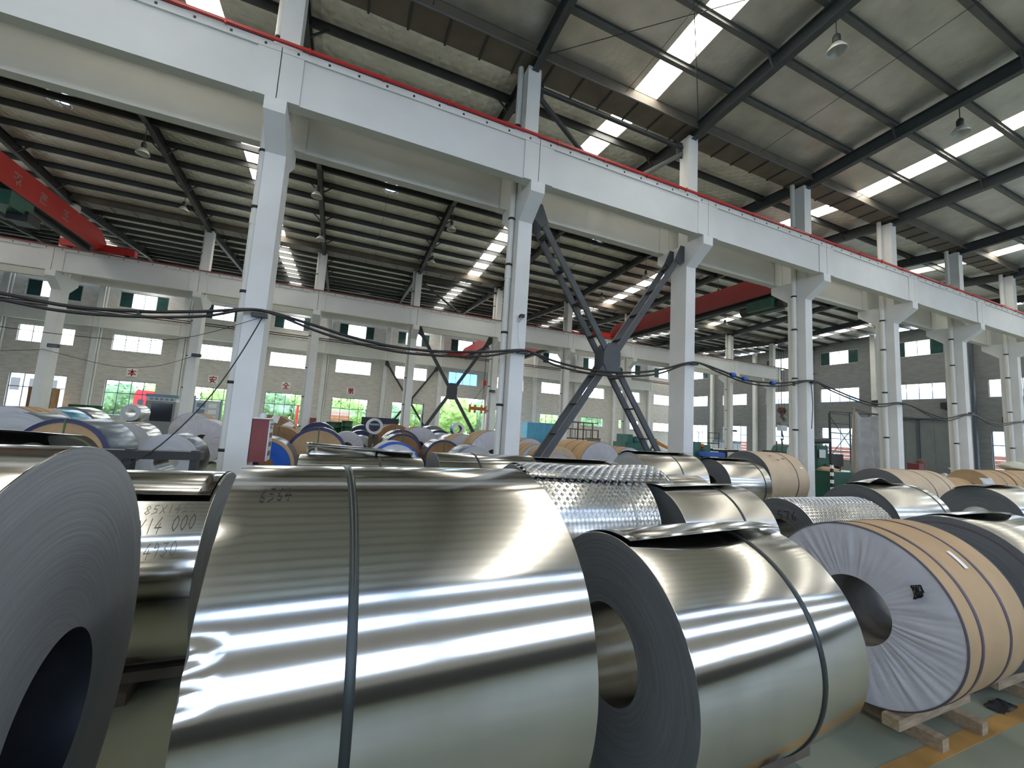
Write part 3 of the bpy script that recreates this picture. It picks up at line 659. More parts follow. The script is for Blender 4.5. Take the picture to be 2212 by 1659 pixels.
# ------------------------------------------------------------------ wall signs
SIGN = {'ben': [[(.05, .72), (.95, .72)], [(.5, .98), (.5, .02)], [(.48, .70), (.30, .42), (.06, .22)], [(.52, .70), (.70, .42), (.94, .22)], [(.32, .24), (.68, .24)]],
 'an': [[(.5, 1), (.5, .88)], [(.08, .70), (.08, .84), (.92, .84), (.90, .70)], [(.04, .48), (.96, .48)], [(.44, .76), (.30, .46), (.22, .32), (.50, .22), (.86, .02)], [(.68, .48), (.58, .28), (.36, .12), (.10, .02)]],
 'quan': [[(.5, 1), (.30, .74), (.04, .54)], [(.5, 1), (.70, .74), (.96, .54)], [(.28, .54), (.72, .54)], [(.30, .30), (.70, .30)], [(.08, .04), (.92, .04)], [(.5, .54), (.5, .04)]],
 'di': [[(.24, 1), (.08, .80)], [(.20, .92), (.46, .92)], [(.32, .92), (.38, .80)], [(.66, 1), (.52, .80)], [(.62, .92), (.94, .92)], [(.76, .92), (.82, .80)], [(.14, .72), (.84, .72), (.84, .56), (.16, .56), (.12, .38), (.88, .38), (.86, .10), (.76, .14)], [(.5, .74), (.5, 0)], [(.48, .38), (.30, .18), (.06, .04)]]}
for key, cx, lb in (('ben', -17.05, 'leftmost, a tree-like character'), ('an', -11.1, 'second from left, a roof stroke on top'), ('quan', -5.05, 'third from left, a peaked top'), ('di', .97, 'rightmost, a dense character of many strokes')):
    t = thing('wall_sign', 'white sign with red character, ' + lb, 'sign', (cx, YW - .03, 4.88), 0, 'red signs')
    MB().box(-.38, .38, -.015, .03, -.36, .36).build('board', paper, t)
    stroke_mesh(SIGN[key], .13, lambda u, v: (-.30 + .60 * u, -.022, -.30 + .60 * v)).build('red_character', redink, t)

# ------------------------------------------------------------------ coils
DIG = {'0': [[(.3, 1), (.05, .7), (.05, .3), (.3, 0), (.55, .3), (.55, .7), (.3, 1)]], '1': [[(.3, 1), (.3, 0)]], '2': [[(.05, .8), (.3, 1), (.55, .75), (.05, 0), (.6, 0)]], '3': [[(.05, .9), (.5, .95), (.25, .55), (.55, .35), (.3, 0), (.0, .1)]],
 '4': [[(.4, 1), (.0, .35), (.65, .35)], [(.42, .65), (.35, -.05)]], '5': [[(.55, 1), (.15, 1), (.08, .6), (.45, .55), (.5, .2), (.0, 0)]], '6': [[(.45, 1), (.1, .5), (.1, .1), (.4, 0), (.5, .3), (.15, .42)]], '7': [[(.0, .95), (.6, 1), (.25, 0)]],
 '8': [[(.3, .5), (.05, .8), (.3, 1), (.5, .8), (.3, .5), (.05, .2), (.3, 0), (.55, .2), (.3, .5)]], '9': [[(.5, .75), (.2, 1), (.1, .65), (.5, .7), (.35, 0)]], 'X': [[(.0, .95), (.6, .0)], [(.55, 1), (.05, 0)]], '.': [[(.1, .05), (.14, .0)]], '-': [[(.0, .5), (.35, .5)]], ' ': []}
def scribble(text, adv=.85):
    out = []
    for i, ch in enumerate(text):
        out += [[(u + i * adv, v) for u, v in st] for st in DIG[ch]]
    return out
def lug_field(mb, P, nu, nv, h=.006):                # raised five-bar pattern; P(i,j)->(point,normal,tu,tv) on cell centres
    for i in range(nu):
        for j in range(nv):
            q = P(i + .5, j + .5)
            if q is None: continue
            p, n, tu, tv, s = q; sg = 1 if (i + j) % 2 else -1
            a = (tu + tv * sg).normalized(); b = n.cross(a)
            for k in (-1.5, -.5, .5, 1.5):
                c = p + b * (k * s * .2); L = a * s * .42; w2 = b * s * .09; n2 = n * h
                mb.add([c - L, c - w2, c + L, c + w2, c - L * .8 + n2, c - w2 * .4 + n2, c + L * .8 + n2, c + w2 * .4 + n2], [(4, 5, 6, 7), (0, 1, 5, 4), (1, 2, 6, 5), (2, 3, 7, 6), (3, 0, 4, 7)])
def coil(label, x, y, R, L, kind='alu', axis='X', yaw=0.0, zb=.13, Ri=.254, straps=(), n=64, group=None, off=(0, 0), strap_m=None, cat='metal coil', name='metal_coil', dents=()):
    t = thing(name, label, cat, (x, y, zb), yaw + (pi / 2 if axis == 'Y' else 0), group)
    C0 = (0, 0, R)
    def put(mb, nm, m):
        o = mb.build(nm, m, t); o.location = C0; return o
    K = dict(alu=(alu, endgrey, alu2), alu2=(alu2, endgrey, alu2), pale=(alu2, endpale, alu2), film=(bluefilm, endpale, bluefilm), kraft=(kraft, crink, MATS['inner wrapping']), kraftp=(kraftp, endgrey, alu2), board=(alu2, kraftd, kraftd), boardk=(kraft, kraftd, kraftd), boardl=(alu2, kraft, kraftd), roll=(kraft, kraft, kraftd), boardf=(bluefilm, kraft, kraftd),
             white=(endwhite, endwhite, kraftd), crink=(crink, crink, kraftd), cyan=(cyanf, endwhite, endgrey), navy=(alu2, navy, navy), blue=(bluefilm, bluep, bluep), tread=(alut, endgrey, alu2), mid=(alu, endmid, MATS['inner sheet dark reflections']))[kind]
    if dents:
        def P(u, v):
            a = 2 * pi * u; r = R
            for (da, dx, wa, wx, dp) in dents: r -= dp * math.exp(-((a - da) / wa) ** 2 - ((v * L - dx) / wx) ** 2)
            return (v * L, -r * cos(a), r * sin(a))
        put(MB().grid(P, n * 2, 28), 'outer_wrap', K[0])
    elif kind in ('kraft', 'kraftp', 'boardk', 'roll', 'crink'):
        rnd = random.Random(hash(label) & 0xffff); ph = rnd.random() * 9
        def P(u, v):
            a = 2 * pi * u; r = R + .004 * noise.noise(Vector((3 * cos(a) + ph, 3 * sin(a), v * L * 3))) - .006 * (abs(v - .5) * 2) ** 8
            return (v * L, -r * cos(a), r * sin(a))
        put(MB().grid(P, n, 12), 'outer_wrap', K[0])
    else: put(MB().lathe([(R - .005, 0), (R - .001, .001), (R, .005), (R, L - .005), (R - .001, L - .001), (R - .005, L)], n, 'x'), 'outer_wrap', K[0])
    oy, oz = off
    put(MB().lathe([(Ri, .0), (Ri, L)], n // 2, 'x', (0, oy, oz)), 'bore', K[2])
    rnd = random.Random(len(label) * 31 + int(R * 1000)); hs = [0] + [rnd.uniform(-.004, .004) for _ in range(9)] + [0]
    for h0, sg in ((0, -1), (L, 1)):
        def F(u, v, h0=h0, sg=sg):
            a = 2 * pi * u; i = v * 10; j = int(min(9, i)); hh = hs[j] + (hs[j + 1] - hs[j]) * (i - j)
            r1, r0 = R - .002, Ri; c = (1 - v)
            if kind in ('kraft', 'crink'):
                env = sin(pi * min(1, max(0, v))) ** .5; ra = 40
                hh = -.012 * env * (abs(noise.noise(Vector((ra * .25 * cos(a), ra * .25 * sin(a), v * .8 + h0)))) * 1.8) + .006 * env * noise.noise(Vector((14 * cos(a), 14 * sin(a), v)))
                hh = -hh * 1.0
            r = r0 + (r1 - r0) * v
            return (h0 + sg * hh, -(r * cos(a)) + oy * c, r * sin(a) + oz * c)
        nm = 'end_cover' if kind in ('kraft', 'crink') else ('end_board' if kind.startswith('board') else 'end_face')
        put(MB().grid(F, n * (3 if kind in ('kraft', 'crink') and R * n > 30 else 1), 10), nm, K[1])
    if kind in ('board', 'boardl', 'boardf', 'navy', 'blue') and (kind != 'navy'):
        er = navy if kind != 'blue' else kraft
        put(MB().lathe([(R * .90, -.006), (R + .004, -.006), (R + .006, 0), (R + .006, .10)], n, 'x'), 'edge_ring', er)
    if kind.startswith('board') and cat == 'metal coil':
        for a in (pi / 2, 0, pi, -pi / 2):
            put(MB().bar((-.010, -Ri * cos(a), Ri * sin(a)), (-.010, -R * cos(a), R * sin(a)), .032, .004, (1, 0, 0)), 'eye_strap', strapg)
    if kind == 'kraft' : put(MB().lathe([(R - .008, -.006), (R + .002, -.004), (R + .003, .005)], n, 'x'), 'edge_binding', MATS['plum binding'])
    for s in straps:
        put(MB().lathe([(R, s - .017), (R + .005, s - .016), (R + .005, s + .016), (R, s + .017)], n, 'x'), 'strap', strap_m or strapm)
    t['R'] = R
    return t
def flap(t, x0, x1, a0, a1, lift, m, nm='sheet_flap', nu=20, nv=16, th=.004, tread=None, back=None):
    R = t['R']
    def P(u, v):
        e = a1(u) if callable(a1) else a1; a = radians(a0 + (e - a0) * v); l = lift(u, v) if callable(lift) else lift * v ** 1.6
        r = R + .006 + l; return Vector((x0 + (x1 - x0) * u, -r * cos(a), r * sin(a)))
    top = [P(i / nu, j / nv) for j in range(nv + 1) for i in range(nu + 1)]
    mb = MB(); W1 = nu + 1
    nrm = []
    for j in range(nv + 1):
        for i in range(nu + 1):
            du = top[j * W1 + min(i + 1, nu)] - top[j * W1 + max(i - 1, 0)]; dv = top[min(j + 1, nv) * W1 + i] - top[max(j - 1, 0) * W1 + i]
            q = du.cross(dv).normalized(); q = q if q.dot(Vector((0, top[j * W1 + i].y, top[j * W1 + i].z))) > 0 else -q; nrm.append(q)
    mb.add(top, [(j * W1 + i, j * W1 + i + 1, (j + 1) * W1 + i + 1, (j + 1) * W1 + i) for j in range(nv) for i in range(nu)], True)
    mb.add([p - q * th for p, q in zip(top, nrm)], [(j * W1 + i, (j + 1) * W1 + i, (j + 1) * W1 + i + 1, j * W1 + i + 1) for j in range(nv) for i in range(nu)], True)
    o = len(top); edge = [i for i in range(W1)] + [j * W1 + nu for j in range(1, nv + 1)] + [nv * W1 + i for i in range(nu - 1, -1, -1)] + [j * W1 for j in range(nv - 1, 0, -1)]
    mb.f += [(edge[k], edge[(k + 1) % len(edge)], edge[(k + 1) % len(edge)] + o, edge[k] + o) for k in range(len(edge))]; mb.sm += [False] * len(edge)
    ob = mb.build(nm, m, t); ob.location = (0, 0, R)
    if tread:
        mb = MB(); arc = R * radians(abs(a0 - (a1(.5) if callable(a1) else a1))); cu, cv = int((x1 - x0) / tread), int(arc / tread)
        def Q(i, j):
            u, v = i / cu, j / cv; p = P(u, v); tu = (P(u + .01, v) - p).normalized(); tv = (P(u, v + .01) - p).normalized(); n_ = tu.cross(tv)
            if n_.z < 0: n_ = -n_
            return p, n_, tu, tv, tread
        lug_field(mb, Q, cu, cv); lo = mb.build('tread_pattern', m, ob); lo['kind'] = 'stuff'
    return ob
def tread_body(t, L, a0, a1, s):
    R = t['R']; mb = MB(); cu, cv = int(L / s), int(R * radians(a1 - a0) / s)
    def Q(i, j):
        a = radians(a0) + j * s / R; p = Vector((i * s + .01, -R * cos(a), R * sin(a))); n_ = Vector((0, -cos(a), sin(a))); return p, n_, Vector((1, 0, 0)), Vector((0, sin(a), cos(a))), s
    lug_field(mb, Q, cu, cv); o = mb.build('tread_pattern', alut, t); o.location = (0, 0, R); o['kind'] = 'stuff'
def writing(t, text, x, ang, h, w, m=ink, wd=.10, nm='handwriting', slant=.0, strokes=None):
    R = t['R']; a0 = radians(ang)
    def P(u, v): a = a0 + (v + slant * u) * h / R; return (x + u * w, -(R + .0015) * cos(a), (R + .0015) * sin(a))
    o = stroke_mesh(strokes or scribble(text), wd, P).build(nm, m, t); o.location = (0, 0, R)
def face_writing(t, strokes, cy_, cz_, rot, h, m=ink, wd=.1, dx=-.016, nm='handwriting'):
    c, s = cos(rot), sin(rot)
    def P(u, v): yy, zz = -(u * c - v * s) * h, (u * s + v * c) * h; return (dx, cy_ + yy, cz_ + zz)
    o = stroke_mesh(strokes, wd, P).build(nm, m, t); o.location = (0, 0, t['R'])
def pallet(x, y, L, R, yaw, label, m=woodm, zb=.13):
    t = thing('wooden_skid', label, 'skid', (x, y, 0), yaw)
    rnd = random.Random(int(x * 100))
    for f in (.2, .78):
        MB().box(L * f - .045, L * f + .045, -.46 + rnd.uniform(-.05, .05), .46, 0, .085).build('skid_runner', m, t)
    for yy in (-.25, .25):
        zt = zb + R - math.sqrt(R * R - (abs(yy) - .04) ** 2) - .003
        MB().box(-.06 + rnd.uniform(-.05, .03), L + .06, yy - .05, yy + .05, .085, zt).build('bearer', m, t)
def row_coil(label, x0, x1, y, R, **kw):
    yaw = kw.get('yaw', 0); t = coil(label, x0, y, R, (x1 - x0) / cos(yaw), **kw)
    return t

# --- front row
cL = coil('shiny coil at the far left, its huge grey end and dark eye close to camera', -2.10, 1.807, .883, 1.30, 'mid', yaw=.063, Ri=.30, off=(.12, -.08), n=128)
pallet(-2.1, 1.807, 1.3, .883, .063, 'dark timber skid under the leftmost grey ended coil', woodd)
cM = coil('largest polished coil in the middle foreground marked 6564', -.376, 2.239, .837, 1.41, 'alu', yaw=.06, straps=(.446,), n=128, dents=((radians(27), .0, .035, .028, .014), (radians(20), .0, .03, .03, .010), (radians(53), .0, .06, .02, .006)))
writing(cM, '6564', .105, 62.4, .085, .034, ink, .085, slant=.06)
pallet(-.376, 2.239, 1.41, .837, .06, 'timber skid under the largest polished coil', woodd)
cR = coil('polished coil right of the largest one with a curled top sheet and grey eye', 1.57, 2.104, .661, 1.36, 'alu', yaw=.038, Ri=.264, straps=(.93,), n=128)
flap(cR, .02, 1.40, 118, lambda u: 77 - 3.2 * sin(pi * min(1, u * 1.25)) + (0 if u < .8 else 12 * (u - .8)), lambda u, v: .055 * v ** 1.5 * sin(pi * (u * .88 + .06)) + .008 * v, alu, nu=28)
fs = [[(.0, 0), (.0, .9), (.4, .9), (.4, 0)], [(.7, .9), (.9, 0), (1.1, .9)], [(1.5, 0), (1.9, .9)], [(1.5, .9), (1.9, 0)], [(2.2, .0), (2.7, .1), (2.3, .9), (2.8, .9)], [(3.1, .9), (3.1, 0), (3.5, .0)]]
for i, a in enumerate((112, 100, 90, 72, 62, 55, 40, 32)):
    a_ = radians(a); rr = .315; face_writing(cR, fs[i % 6:i % 6 + 1], -rr * cos(a_) + (.0 if i % 6 == 0 else 0), rr * sin(a_), a_ - pi / 2, .034, inkg, .16, -.012)
pallet(1.57, 2.104, 1.36, .661, .038, 'timber skid under the polished coil with the curled top sheet', woodd)
cP = coil('kraft paper wrapped coil with pleated white end cover at the right front', 3.921, 2.088, .658, .94, 'kraft', yaw=.014, n=128, straps=(.19, .62), strap_m=mat('plum plastic strap', (.10, .07, .09), .45, var=.1))
grease = [[(math.cos(i * .9) * (.5 - i * .012) + .2 * sin(i * 2.3), math.sin(i * 1.1) * (.7 - i * .01)) for i in range(34)]]
face_writing(cP, grease, -.42, .285, .3, .075, ink, .09, -.030, 'grease_mark')
lb_ = MB().grid(lambda u, v: (.455 + .05 * u, -(.658 + .008) * cos(radians(41 + 12 * v)), (.658 + .008) * sin(radians(41 + 12 * v))), 2, 6).build('paper_label', paper, cP); lb_.location = (0, 0, .658)
pallet(3.921, 2.088, .94, .658, .014, 'pale timber skid under the kraft wrapped coil with the pleated end')
t = thing('plastic_scrap', 'dark crumpled plastic scrap on the floor behind the kraft wrapped coil', 'scrap', (5.15, 1.75, 0))
MB().grid(lambda u, v: (.28 * u, .12 * v - .06, .015 + .09 * abs(noise.noise(Vector((u * 4, v * 4, 3)))) * sin(pi * u)), 8, 6).build('film_scrap', blackp, t)
cQ = row_coil('coil with matt grey red ringed end behind the kraft wrapped coil, right edge', 5.48, 6.8, 2.1, .665, kind='alu', n=96)
MB().lathe([(.60, -.010), (.606, -.010)], 96, 'x').build('red_ring', mat('red brown edge line', (.16, .06, .055), .6, var=0), cQ).location = (0, 0, .665)
flap(cQ, .15, 1.3, 120, lambda u: 88 - 8 * sin(pi * u), lambda u, v: .055 * v ** 1.5 * sin(pi * min(1, .1 + u * .9)), alu, nu=20)
pallet(5.48, 2.1, 1.3, .665, 0, 'timber skid under the red ringed coil at the right edge')
# --- second row
cN = row_coil('polished coil behind the gap of the two left coils, marked 14 000', -2.6, -.80, 4.2, .70, kind='alu', n=96, straps=(1.33,))
flap(cN, .0, 1.78, 108, lambda u: 57 - 4 * u, lambda u, v: .035 * v ** 2, alu, nu=20)
writing(cN, '1.85X1450', 1.34, 41.5, .07, .050, inkg, .05, slant=.05); writing(cN, '35X14 000', 1.33, 29, .11, .055, ink, .05, slant=.06); writing(cN, '4930', 1.50, 17.5, .095, .055, inkg, .05, slant=.05)
pallet(-2.6, 4.2, 1.8, .7, 0, 'dark timber skid between the two left coils', woodd)
cT = coil('tread plate coil with raised bars and a loose wavy top sheet, centre', 1.95, 4.5, .75, 1.58, 'tread', n=96, straps=(1.24,), strap_m=strapp)
tread_body(cT, 1.58, -8, 118, .052)
flap(cT, .02, 1.96, 112, lambda u: 59.5 - 8.5 * u ** .7, lambda u, v: .03 * v ** 2 * (1 - .3 * u) + .018 * sin(u * 7 + 1) * sin(pi * v) + .02 * v * u, alut, tread=.052, nu=30, nv=20)
pallet(1.95, 4.5, 1.58, .75, 0, 'timber skid under the tread plate coil')
cS = row_coil('plain polished coil right of the tread plate coil, with sheet lifted at its top', 3.75, 5.25, 4.2, .655, kind='alu2', n=96, straps=(.95,))
flap(cS, .0, 1.5, 112, lambda u: 74 + 8 * u, lambda u, v: .035 * v ** 1.5, alu2)
pallet(3.75, 4.2, 1.5, .655, 0, 'timber skid under the plain coil right of the tread plate')
cS2 = row_coil('short coil peeping over the second row right of the strapped plain coil', 4.98, 6.1, 5.75, .64, kind='alu2', n=64)
cD = coil('smaller tread plate coil with a speckled grey end marked 576', 6.25, 4.25, .56, 1.95, 'tread', n=96, straps=(.95,), strap_m=strapp)
tread_body(cD, 1.95, 5, 120, .05)
face_writing(cD, scribble('576'), .02, .25, .15, .12, ink, .09, -.014)
pallet(6.25, 4.25, 1.95, .56, 0, 'timber skid under the smaller tread plate coil')
cU = row_coil('bright coil with matt grey end and curled sheet corner, right of the small tread coil', 8.65, 10.35, 4.5, .65, kind='alu2', n=96, straps=(1.5,))
flap(cU, .05, 1.5, 118, lambda u: 76 + 10 * u, lambda u, v: (.13 * v ** 1.4) * (math.exp(-((u - .25) / .25) ** 2)) + .02 * v, alu2)
pallet(8.65, 4.5, 1.7, .65, 0, 'timber skid under the bright coil with the curled corner')
cTT = row_coil('grey ended coil under a dark lifted sheet at the right edge, second row', 12.2, 14.0, 4.2, .66, kind='alu2', n=96)
flap(cTT, -.1, 1.8, 120, lambda u: 80, lambda u, v: (.06 * v ** 1.4) * (.4 + .6 * sin(pi * min(1, u * 1.4))), alu2)
pallet(12.2, 4.2, 1.8, .66, 0, 'timber skid under the grey ended coil at the right edge')
# --- third and fourth rows
cY = row_coil('polished coil with a flat sheet lifted off its top, behind the largest coil', -.42, 1.2, 6.3, .70, kind='alu', n=96, straps=(1.02,))
flap(cY, .05, 1.55, 128, lambda u: 93, lambda u, v: .16 * sin(pi * min(1, v * .75)) * (1 - .55 * u) + .01, alu, nu=16)
cY2 = row_coil('polished coil with a grey end behind the largest coil, left of the second column foot', 1.42, 3.05, 6.4, .74, kind='alu', n=96, straps=(.62,))
cY3 = row_coil('coil with dark lifted sheet in front of the cross brace foot', 3.3, 4.9, 6.5, .70, kind='alu2', n=64, straps=(1.35,))
flap(cY3, -.2, 1.5, 125, lambda u: 82, lambda u, v: .06 * v ** 1.4 * (1 - .4 * u), alu2)
cLL = row_coil('coil with a dark rolled top sheet at the left edge behind the leftmost coil', -5.0, -3.1, 6.3, .72, kind='alu', n=96)
flap(cLL, -.2, 2.35, 125, lambda u: 96 - 10 * u, lambda u, v: .20 * v ** 1.3 * (1 - .5 * u), alu, nu=20)
cV = row_coil('grey ended coil in torn kraft wrapping left of the brown rolls', 13.4, 15.9, 6.5, .725, kind='kraftp', n=96, straps=(1.3, 2.1))
cW = row_coil('polished coil with ringed grey end at the foot of the third near column', 6.9, 8.9, 8.6, .755, kind='pale', n=96, straps=(1.15,))
flap(cW, -.05, 2.0, 122, 78, lambda u, v: .05 * v ** 1.5, alu2)
cW2 = row_coil('polished coil between the ringed coil and the torn kraft coil', 9.6, 11.15, 8.5, .71, kind='alu2', n=96, straps=(1.3,))
flap(cW2, -.1, 1.4, 122, 78, lambda u, v: .05 * v ** 1.5, alu2)
cW3 = row_coil('big pale kraft coil with torn paper in front of the fourth near column', 11.3, 12.95, 8.75, .84, kind='kraftp', n=96, straps=(1.15,))
for i, (x, a, wx, wa) in enumerate(((.5, 60, .08, 3), (.62, 48, .12, 2), (.9, 52, .15, 2.5), (1.4, 30, .12, 4))):
    MB().grid(lambda u, v: (x + wx * u, -(.855) * cos(radians(a + wa * v * (1 - .6 * u))), .855 * sin(radians(a + wa * v * (1 - .6 * u)))), 4, 4).build('paper_tear', paper if i == 3 else blackp, cW3).location = (0, 0, .84)
for x, y, L_, RR, lb in ((4.98, 5.75, 1.12, .64, 'peeping short coil'), (-.42, 6.3, 1.62, .70, 'coil with the flat lifted sheet'), (1.42, 6.4, 1.63, .74, 'coil left of the second column foot'), (3.3, 6.5, 1.6, .70, 'coil before the brace foot'), (-5.0, 6.3, 1.9, .72, 'coil with the dark rolled sheet'), (13.4, 6.5, 2.5, .725, 'coil in torn kraft'), (6.9, 8.6, 2.0, .755, 'ringed coil'), (9.6, 8.5, 1.55, .71, 'coil right of the ringed coil'), (11.3, 8.75, 1.65, .84, 'big pale kraft coil')):
    pallet(x, y, L_, RR, 0, 'timber skid hidden under the ' + lb, woodd)
for (lb, x0, x1, y, R, st) in (('long brown kraft roll lying at the right edge, left one of the two', 24.3, 26.3, 8.6, .76, (1.2,)), ('long brown kraft roll lying at the right edge, right one with silver tape', 26.4, 31.0, 8.6, .775, (.6,)), ('low brown kraft roll with plastic bag, left of the two long rolls', 17.6, 20.6, 7.6, .64, (1.5,))):
    r_ = row_coil(lb, x0, x1, y, R, kind='roll', n=64, straps=st, zb=.0, cat='paper wrapped roll', name='kraft_roll')
MB().grid(lambda u, v: (20.2 + .9 * u + .1 * noise.noise(Vector((u * 3, v * 3, 1))), 6.88 - .12 * sin(pi * v) + .05 * noise.noise(Vector((u * 6, v * 6, 4))), .6 + .75 * v), 10, 10).build('plastic_bag', mat('grey film bag', (.50, .51, .54), .35, var=.1, bump=.3, bscale=8))
tag(bpy.data.objects['plastic_bag'], 'crumpled translucent grey plastic bag hanging at the end of a low kraft roll', 'bag')
# --- second bay, ends facing the camera
FAR = [
 ('blue film wrapped coil cut by the left picture edge', 'film', -7.1, 13.7, .85, 1.2), ('yellow kraft wrapped coil behind the blue film coil at the left edge', 'kraft', -8.45, 16.0, .90, 1.2),
 ('cyan film coil between the kraft coil and a silver coil at the left', 'cyan', -8.64, 18.0, .88, 1.2), ('silver coil in the back left, right of the cyan film coil', 'alu2', -9.0, 20.0, .92, 1.2),
 ('big blue film coil with brown board end, navy rim and green strap at the left', 'boardf', -5.46, 12.09, .82, 1.5), ('silver grey coil with dark eye left of the first near column', 'pale', -6.6, 18.0, .72, 1.2),
 ('pale ended coil in blue film at the foot of the first near column', 'film', -3.87, 13.03, .68, 1.0), ('white pleated coil half hidden by the first near column', 'crink', -4.66, 19.0, .83, 1.2),
 ('golden kraft coil in front of the office cabin', 'kraft', -6.32, 24.0, .92, 1.2), ('kraft board coil with torn white wrapping right of the first near column', 'boardk', -2.23, 17.5, .99, 1.2),
 ('dark brown board coil behind the wall cabinet', 'boardk', -1.72, 15.29, .82, 1.2), ('brown board coil with a navy dashed rim right of the wall cabinet', 'boardl', -.48, 13.7, .85, 1.2),
 ('bright blue ended coil behind the wall cabinet', 'blue', -1.63, 12.0, .71, 1.2), ('silver coil with navy end in the back, left of the green drums', 'navy', -.80, 22.0, .88, 1.2),
 ('white pleated coil left of the white ring', 'crink', .48, 19.85, .72, 1.2), ('small grey coil below the white ring', 'pale', 1.17, 21.13, .62, 1.2), ('navy ended coil left below the white ring', 'navy', 1.23, 23.3, .72, 1.2), ('navy ended coil far back left of the white ring', 'navy', 1.42, 25.7, .85, 1.2),
 ('plain brown board coil right of the white ring', 'boardk', 2.78, 22.0, .94, 1.2), ('brown board coil with navy rim in the centre behind the flat sheet', 'board', 2.43, 16.6, .78, 1.2), ('silver coil right behind the centre brown board coil', 'board', 2.62, 18.25, .84, 1.2),
 ('kraft coil with pale pleated end in the centre background', 'kraft', 3.61, 19.5, .92, 1.2), ('brown board coil with navy rim left of the second near column', 'board', 3.77, 15.3, .72, 1.2), ('white pleated coil with blue rim close behind the flat lifted sheet', 'crink', 1.62, 12.15, .72, 1.2),
 ('silver coil with navy end in front of the doorway', 'navy', 5.24, 22.5, .85, 1.2), ('silver coil far back in front of the doorway', 'alu2', 5.65, 26.0, .95, 1.2), ('pale blue grey coil under the cyan coil', 'film', 5.15, 21.0, .79, 1.2), ('navy rimmed coil low in front of the cyan coil', 'navy', 5.01, 18.3, .80, .95),
 ('kraft coil with lilac pleated end left of the second column pipe', 'kraft', 5.07, 17.0, .83, 1.2), ('large kraft coil with pleated end half hidden by the second near column', 'kraft', 5.46, 14.6, .95, 1.2), ('low blue film coil at the foot of the second near column', 'film', 4.05, 12.35, .70, 1.2),
 ('brown kraft coil right of the second near column, rear', 'kraft', 7.63, 16.0, .83, 1.2), ('brown kraft coil right of the second near column, front', 'kraft', 6.77, 13.4, .76, 1.2), ('kraft rimmed coil with white round cover behind the tread plate', 'kraft', 6.93, 12.2, .76, 1.1),
 ('long brown kraft coil with large white pleated end beside the cross brace', 'kraft', 8.74, 12.4, .87, 2.2), ('brown kraft roll behind the ringed grey coil', 'kraft', 11.28, 14.0, .77, 1.5)]
for (lb, kd, x, y, R, L) in FAR:
    coil(lb, x, y, R, L, kd, 'Y', zb=.02, n=48, Ri=.254, straps=(L * .35, L * .65) if kd in ('board', 'boardl', 'boardk', 'kraft') else ())
kr = bpy.data.objects.get('metal_coil')
for o in list(bpy.data.objects):
    if o.get('label', '').startswith('kraft rimmed coil'): MB().lathe([(.50, -.016), (.76, -.014), (.768, 0), (.768, .1)], 48, 'x').build('kraft_rim', kraftp, o).location = (0, 0, .76)
    if o.get('label', '').startswith('white pleated coil with blue rim'): MB().lathe([(.66, -.016), (.722, -.016), (.724, .3)], 48, 'x').build('blue_rim', bluep, o).location = (0, 0, .72)
    if o.get('label', '').startswith('kraft board coil with torn white'):
        for a in (40, 75, 105, 135): MB().grid(lambda u, v, a=a: (-.02 - .01 * u, -(.72 + .28 * v) * cos(radians(a + (22 - 9 * v) * u)), (.72 + .28 * v) * sin(radians(a + (22 - 9 * v) * u))), 6, 4).build('torn_wrapping', paper, o).location = (0, 0, .99)
# coils stacked on top of others, on timber cribs
def crib(x, y, h, label, w=.2):
    t = thing('timber_crib', label, 'timber stack', (x, y, 0)); z = 0
    while z < h - .01:
        hh = min(.2, h - z)
        for d in (-.12, .12):
            (MB().box(-w, w, d - .07, d + .07, z, z + hh) if int(z * 5 + .5) % 2 else MB().box(d - .07, d + .07, -w, w, z, z + hh)).build('baulk', woodd, t)
        z += hh
coil('upright white ring coil standing high in the middle background', 1.56, 19.6, .36, .35, 'white', 'Y', zb=1.41, n=40, Ri=.25)
crib(1.56, 19.75, 1.40, 'timber crib hidden under the white ring coil')
coil('cyan film coil with white ring end standing high before the doorway', 5.94, 21.3, .33, .55, 'cyan', 'Y', zb=1.51, n=40, Ri=.2)
crib(6.3, 21.6, 1.50, 'timber crib hidden under the cyan coil')
coil('small silver coil with open eye standing high at the left, before the red truck', -7.39, 20.4, .32, .9, 'pale', 'Y', zb=1.43, n=40, Ri=.16)
crib(-7.39, 20.9, 1.42, 'timber crib hidden under the small silver coil at the left')

# ------------------------------------------------------------------ other things on the floor
def drum(x, y, z, label):
    t = thing('steel_drum', label, 'drum', (x, y, z), 0, 'green steel drums'); MB().lathe([(0, 0), (.285, 0), (.29, .01), (.28, .03), (.28, .29), (.292, .30), (.28, .31), (.28, .58), (.292, .59), (.28, .60), (.28, .86), (.29, .88), (.27, .89), (.26, .87), (0, .87)], 20).build('drum_body', drumg, t)
for i, (x, y) in enumerate(((-10.63, 24.2), (-10.02, 24.1), (-.27, 24.0), (.50, 24.1), (.10, 24.7))):
    w_ = ('left drum of the pair at the left', 'right drum of the pair at the left', 'left drum of the group below the fourth sign', 'tallest right drum of the group below the fourth sign', 'middle drum of the group below the fourth sign')[i]
    drum(x, y, 0.02 if i != 3 else .12, 'lower green steel drum, ' + w_); drum(x, y, .91 + (.12 if i == 3 else .02 if i > 2 else .13 if i < 2 else .02), 'upper green steel drum, ' + w_)
